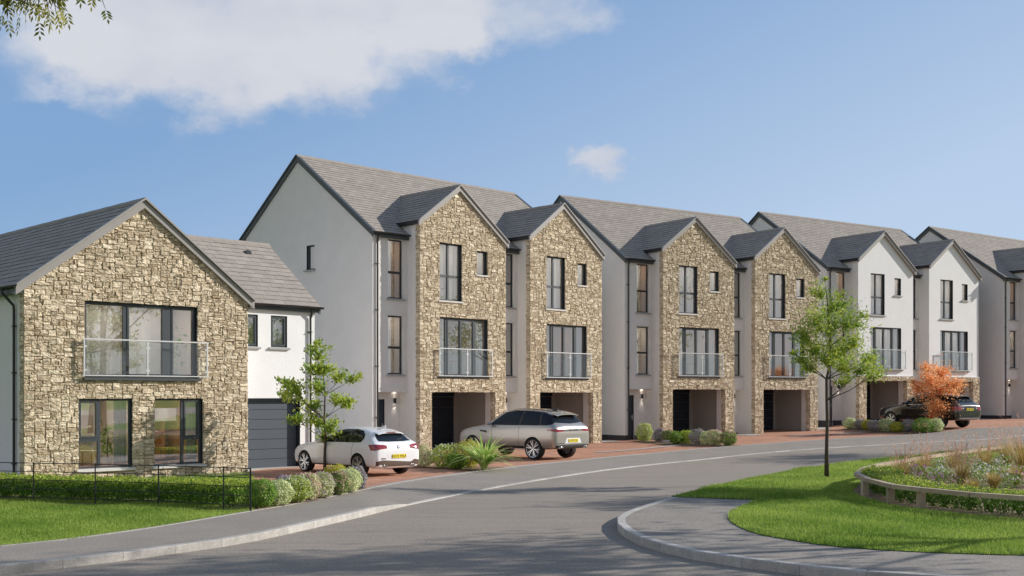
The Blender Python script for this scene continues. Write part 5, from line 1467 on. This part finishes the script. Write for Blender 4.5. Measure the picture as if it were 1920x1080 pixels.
def black_suv():
    st = [(y * .955, w * .95, zb * .95, b * .93, t * .925, wr * .94) for (y, w, zb, b, t, wr) in SUV]
    c = Car('glossy black car half hidden by the orange tree', (22.55, 58.35, gz(22.6, 58.6) + .01), rot(58), 1.08, st, 'paint_black', 2.82, 1.60, .36, .235)
    c.side('window', [(-.60, 1.135), (0, 1.12), (1.0, 1.11), (2.05, 1.105), (1.80, 1.29), (1.42, 1.50), (1.0, 1.57), (.3, 1.565), (-.30, 1.51), (-.62, 1.41), (-.74, 1.26)], 'car_glass')
    c.side('window_trim', [(-.70, 1.095), (2.06, 1.07), (2.06, 1.09), (-.70, 1.115)], 'steel', off=.007)
    c.side('door_line', [(.62, .42), (.634, .42), (.634, 1.07), (.62, 1.07)], 'plastic_dark', off=.002)
    c.rear('rear_window', [(-.62, 1.22), (0, 1.19), (.62, 1.22), (.56, 1.40), (.50, 1.465), (0, 1.48), (-.50, 1.465), (-.56, 1.40)], 'car_glass')
    c.front('windscreen', [(-.70, 1.12), (.70, 1.12), (.56, 1.53), (0, 1.57), (-.56, 1.53)], 'car_glass')
    c.corner('tail_light', [(-.08, .83), (.20, .80), (.38, .83), (.38, .99), (.20, 1.02), (-.08, .985)], 'lamp_red', off=.008)
    c.corner('reverse_light', [(-.17, .90), (-.10, .90), (-.10, .945), (-.17, .945)], 'lamp_clear', off=.009, cuts=2)
    c.corner('headlight', [(-.05, .80), (.25, .80), (.40, .90), (.0, .88)], 'lamp_clear', True, off=.008)
    c.front('grille', [(-.45, .60), (.45, .60), (.45, .84), (-.45, .84)], 'plastic_dark', off=.006)
    gp = c.rear('bumper_trim', [(-.74, .44), (.74, .44), (.74, .47), (-.74, .47)], 'steel', off=.008)
    text_obj('SKODA', .075, gp, REAR(0, c.back(1.02) - .012, 1.02, 0), 'alloy', space=1.5)
    c.plate(c.back(.87) - .014, .87, 'NX68 DKO')
    c.spoiler(-.42, -.72, .55, .07, 'paint_black')
    c.mirror(1.90, 1.15, .92, 'paint_black')
black_suv()

# ------------------------------------------------------------------ what stands in the rooms behind the glass
def at(M, x, y, z): return M @ Vector((x, y, z))
def interior_thing(name, M, rz, p, label, cat, parts):
    root = empty(name, at(M, *p), rz, label, cat)
    for pn, mat, fn in parts:
        m = MB(); fn(m); m.build(pn, MAT[mat], root, pn in ('globe', 'shade'))
r45 = rot(45)
interior_thing('sideboard', HM, r45, (-2.55, 1.9, .33), 'wooden sideboard with open shelves behind the lower right window', 'sideboard',
    [('cabinet', 'wood', lambda m: (m.box(-.6, .9, 0, .42, .08, .62), m.box(-.6, -.56, 0, .4, .62, 1.5), m.box(.86, .9, 0, .4, .62, 1.5))),
     ('shelf', 'wood', lambda m: m.box(-.56, .86, 0, .38, .86, .89)), ('shelf', 'wood', lambda m: m.box(-.56, .86, 0, .38, 1.18, 1.21))])
def globe(m): m.lathe([(.02 + .13 * (1 - math.cos(a)), .13 * math.sin(a)) for a in [math.pi * k / 12 for k in range(13)]], 20, axis='z')
interior_thing('globe_lamp', HM, r45, (-1.9, 1.95, .95), 'white globe lamp on the sideboard behind the lower right window', 'lamp', [('globe', 'globe_white', globe), ('base', 'plastic_dark', lambda m: m.lathe([(0, 0), (0, .06), (.03, .05), (.03, 0)], 14, axis='z'))])
def chair_parts(seat):
    return [('seat', seat, lambda m: m.box(-.22, .22, -.22, .22, .42, .47)), ('backrest', seat, lambda m: m.box(-.22, .22, .18, .22, .5, .92))] + \
           [('leg', 'wood', (lambda sx, sy: (lambda m: m.tube([(sx * .19, sy * .19, 0), (sx * .18, sy * .18, .42)], .018, 6)))(sx, sy)) for sx in (-1, 1) for sy in (-1, 1)]
interior_thing('chair', HM, r45 + 2.4, (-4.55, .75, .31), 'pale wooden chair behind the lower left window', 'chair', chair_parts('room_wall'))
interior_thing('chair', HM, r45 + .6, (-2.2, .9, .31), 'wooden chair behind the lower right window', 'chair', chair_parts('wood'))
def plant_leaves(root, h, r, seed):
    g = np.random.default_rng(seed); C = g.normal(size=(140, 3)) * [r, r, h * .22] + [0, 0, h * .72]
    V, F = leaf_arrays(C, .13, g, .4); np_mesh('foliage', V, F, MAT['leaf_green'], g.random(len(C)), parent=root)
    m = MB(); m.tube([(0, 0, .2), (.02, 0, h * .8)], .015, 6); m.build('stem', MAT['bark'], root)
    m = MB(); m.lathe([(0, 0), (0, .11), (.26, .15), (.26, .12), (.2, 0)], 16, axis='z'); m.build('pot', MAT['globe_white'], root)
for p, h, r, lb, sd_ in (((-4.0, .7, .31), 1.15, .16, 'potted plant behind the lower left window', 1), ((-2.05, .65, 2.78), 1.3, .22, 'potted plant behind the right part of the balcony window', 2), ((-4.6, .75, 2.78), .9, .2, 'potted plant low behind the left part of the balcony window', 3)):
    plant_leaves(empty('house_plant', at(HM, *p), 0, lb, 'house plant'), h, r, sd_)
T3M = block_matrix(t3)
def lamp_parts(sh): return [('shade', sh, lambda m: m.lathe([(.34, .16), (.58, .11)], 18, axis='z')), ('base', 'plastic_dark', lambda m: (m.lathe([(0, 0), (0, .08), (.04, .07), (.06, .02), (.36, .02), (.36, 0)], 14, axis='z')))]
def table_parts(): return [('tabletop', 'orange_wood', lambda m: m.box(-.55, .55, -.35, .35, .62, .68))] + [('leg', 'wood', (lambda sx, sy: (lambda m: m.box(sx * .5 - .025, sx * .5 + .025, sy * .3 - .025, sy * .3 + .025, 0, .62)))(sx, sy)) for sx in (-1, 1) for sy in (-1, 1)]
for M, rz, so, which, lm in ((TM, r45, 0, 'first stone gable', 'globe_white'), (TM, r45, 6.27, 'second stone gable', 'lit_shade'), (T3M, rot(55.64), 0, 'third stone gable', 'lit_shade'), (T3M, rot(55.64), 6.27, 'fourth stone gable', 'lit_shade')):
    interior_thing('side_table', M, rz, (so + 2.35, 1.0, 3.04), 'orange brown side table behind the balcony doors of the ' + which, 'table', table_parts())
    interior_thing('table_lamp', M, rz, (so + 2.15, 1.0, 3.72), 'table lamp behind the balcony doors of the ' + which, 'lamp', lamp_parts(lm))
interior_thing('picture', T3M, rot(55.64), (6.27 + 2.9, 3.1, 4.6), 'red framed picture on the back wall behind the fourth gable balcony', 'picture', [('frame', 'plastic_dark', lambda m: m.box(-.5, .5, 0, .03, -.4, .4)), ('canvas', 'picture_red', lambda m: m.box(-.45, .45, -.01, 0.0, -.35, .35))])

# ------------------------------------------------------------------ sky, sun, camera
def direction(x, y):          # the direction seen from here at that bearing and height (tangents against straight ahead and level)
    v = Vector(((x - 960) / 2133, 1, (740 - y) / 2133)); return v.normalized()
def setup():
    w = bpy.data.worlds.new('World'); scene.world = w; w.use_nodes = True
    nt = w.node_tree; N = nt.nodes; L = nt.links; N.clear()
    def node(t, **k):
        n = N.new(t)
        for a, b in k.items(): setattr(n, a, b)
        return n
    def mth(op, a, b=None, c=None, clamp=False):
        n = node('ShaderNodeMath', operation=op, use_clamp=clamp)
        for i, v in enumerate((a, b, c)):
            if v is None: continue
            if isinstance(v, (int, float)): n.inputs[i].default_value = v
            else: L.new(v, n.inputs[i])
        return n.outputs[0]
    def rng_(v, a, b, c, d, smooth=False):
        n = node('ShaderNodeMapRange'); n.interpolation_type = 'SMOOTHSTEP' if smooth else 'LINEAR'
        L.new(v, n.inputs[0])
        for i, q in enumerate((a, b, c, d)): n.inputs[i + 1].default_value = q
        return n.outputs[0]
    def mixc(f, a, b):
        n = node('ShaderNodeMix', data_type='RGBA')
        if isinstance(f, float): n.inputs[0].default_value = f
        else: L.new(f, n.inputs[0])
        for s, v in ((6, a), (7, b)):
            if isinstance(v, tuple): n.inputs[s].default_value = (*v, 1)
            else: L.new(v, n.inputs[s])
        return n.outputs[2]
    out = node('ShaderNodeOutputWorld'); bg = node('ShaderNodeBackground'); bg.inputs[1].default_value = STRENGTH
    sky = node('ShaderNodeTexSky', sky_type='NISHITA', sun_disc=False)
    sky.sun_elevation = SUN_EL; sky.sun_rotation = R(90) - SUN_AZ
    sky.air_density = 1.0; sky.dust_density = .0; sky.ozone_density = 3.0; sky.altitude = 60
    tc = node('ShaderNodeTexCoord'); vec = tc.outputs['Generated']
    sp = node('ShaderNodeSeparateXYZ'); L.new(vec, sp.inputs[0]); X, Y, Z = sp.outputs
    k = 1 / STRENGTH
    # thin high haze veils the blue, more towards the horizon and towards the sun
    hz = rng_(Z, .36, .95, .86, .25, True)
    glow = mth('ADD', mth('MULTIPLY', X, 1.39), mth('ADD', mth('MULTIPLY', Z, -3.28), 1.09), clamp=True)
    hzc = mixc(glow, (.175 * k, .300 * k, .505 * k), (.385 * k, .475 * k, .62 * k))
    cur = mixc(hz, sky.outputs[0], hzc)
    # warped direction for ragged cloud edges
    def noise(scale, detail=6, rough=.55, stretch=(1, 1, 2.2)):
        mp = node('ShaderNodeMapping'); mp.inputs['Scale'].default_value = stretch; L.new(vec, mp.inputs['Vector'])
        n = node('ShaderNodeTexNoise'); n.inputs['Scale'].default_value = scale; n.inputs['Detail'].default_value = detail; n.inputs['Roughness'].default_value = rough
        L.new(mp.outputs['Vector'], n.inputs['Vector']); return n
    n1, n2 = noise(7), noise(19, 8)
    nw = noise(11, 7, .6, (1, 1, 1.4))
    ws = node('ShaderNodeVectorMath', operation='SUBTRACT'); L.new(nw.outputs['Color'], ws.inputs[0]); ws.inputs[1].default_value = (.5, .5, .5)
    wm = node('ShaderNodeVectorMath', operation='SCALE'); L.new(ws.outputs[0], wm.inputs[0]); wm.inputs['Scale'].default_value = .11
    wa = node('ShaderNodeVectorMath', operation='ADD'); L.new(wm.outputs[0], wa.inputs[0]); L.new(vec, wa.inputs[1])
    wn = node('ShaderNodeVectorMath', operation='NORMALIZE'); L.new(wa.outputs[0], wn.inputs[0]); warp = wn.outputs[0]
    blobs = [(300, 45, 175), (170, 35, 140), (480, 45, 165), (620, 95, 150), (545, 150, 75), (300, 180, 55), (740, 45, 150), (830, 88, 75), (910, -15, 110), (1030, 2, 85), (1095, 0, 60), (650, 160, 60), (420, 130, 100), (200, 130, 85), (60, 40, 110), (880, 40, 80), (700, -80, 200), (300, -100, 260)]
    acc = None
    for (bx, by, br) in blobs:
        d = direction(bx, by - 16); dp = node('ShaderNodeVectorMath', operation='DOT_PRODUCT'); L.new(warp, dp.inputs[0]); dp.inputs[1].default_value = d
        a = br / 2133
        f = rng_(dp.outputs['Value'], math.cos(a * 1.25), 1.0, 0, 1)
        acc = f if acc is None else mth('ADD', acc, f)
    dens = mth('ADD', mth('MULTIPLY', acc, .70), mth('MULTIPLY', mth('ADD', rng_(n1.outputs['Fac'], .25, .75, -.55, .40), rng_(n2.outputs['Fac'], .25, .75, -.22, .20)), mth('MULTIPLY', acc, 2.2, clamp=True)))
    big = rng_(dens, .0, 1.9, 0, .93, True)
    # one small puff on its own
    d = direction(1116, 305); df = node('ShaderNodeVectorMath', operation='SUBTRACT'); L.new(warp, df.inputs[0]); df.inputs[1].default_value = d
    ml = node('ShaderNodeVectorMath', operation='MULTIPLY'); L.new(df.outputs[0], ml.inputs[0]); ml.inputs[1].default_value = (1, 1, 1.75)
    ln = node('ShaderNodeVectorMath', operation='LENGTH'); L.new(ml.outputs[0], ln.inputs[0])
    pf = mth('ADD', rng_(ln.outputs['Value'], .036, 0, 0, 1), rng_(n2.outputs['Fac'], .3, .7, -.22, .10))
    puff = rng_(pf, .06, .75, 0, .85, True)
    # broken cloud out of view, added to brighten and neutralise the ambient light
    away = mth('MULTIPLY', rng_(Y, .80, .45, 0, 1, True), rng_(Z, .30, .80, 1, .12, True))
    n3 = noise(2.3, 7).outputs['Fac']
    oth = mth('MULTIPLY', rng_(n3, .30, .60, .55, .97, True), away)
    msk = mth('MAXIMUM', big, puff)
    shade = mth('ADD', rng_(n1.outputs['Fac'], .3, .7, .35, .98), rng_(dens, .3, 1.5, .0, .12), clamp=True)
    cc = mixc(shade, (.38 * k, .405 * k, .49 * k), (.55 * k, .56 * k, .595 * k))
    cur = mixc(oth, cur, mixc(rng_(n3, .35, .65, 0, 1), (.33 * k, .325 * k, .325 * k), (.48 * k, .47 * k, .465 * k)))
    cur = mixc(msk, cur, cc)
    L.new(cur, bg.inputs[0]); L.new(bg.outputs[0], out.inputs[0])
    s = bpy.data.lights.new('sun', 'SUN'); s.energy = 4.3; s.angle = R(.5); s.color = (1., .945, .87)
    so = bpy.data.objects.new('sun', s); col.objects.link(so)
    d = Vector((math.cos(SUN_EL) * math.cos(SUN_AZ), math.cos(SUN_EL) * math.sin(SUN_AZ), math.sin(SUN_EL)))
    so.rotation_euler = d.to_track_quat('Z', 'Y').to_euler(); so.location = (60, 20, 40)
    c = bpy.data.cameras.new('camera'); co = bpy.data.objects.new('camera', c); col.objects.link(co)
    c.sensor_width = 36; c.lens = 2133 / 1920 * 36; c.shift_y = 200 / 1920; c.clip_end = 3000
    co.location = (0, 0, 2.3); co.rotation_euler = (R(90), 0, 0)
    scene.camera = co
    v = scene.view_settings; v.view_transform = 'Standard'; v.look = 'None'; v.exposure = .35; v.gamma = 1; v.use_curve_mapping = False
STRENGTH = .12
setup()
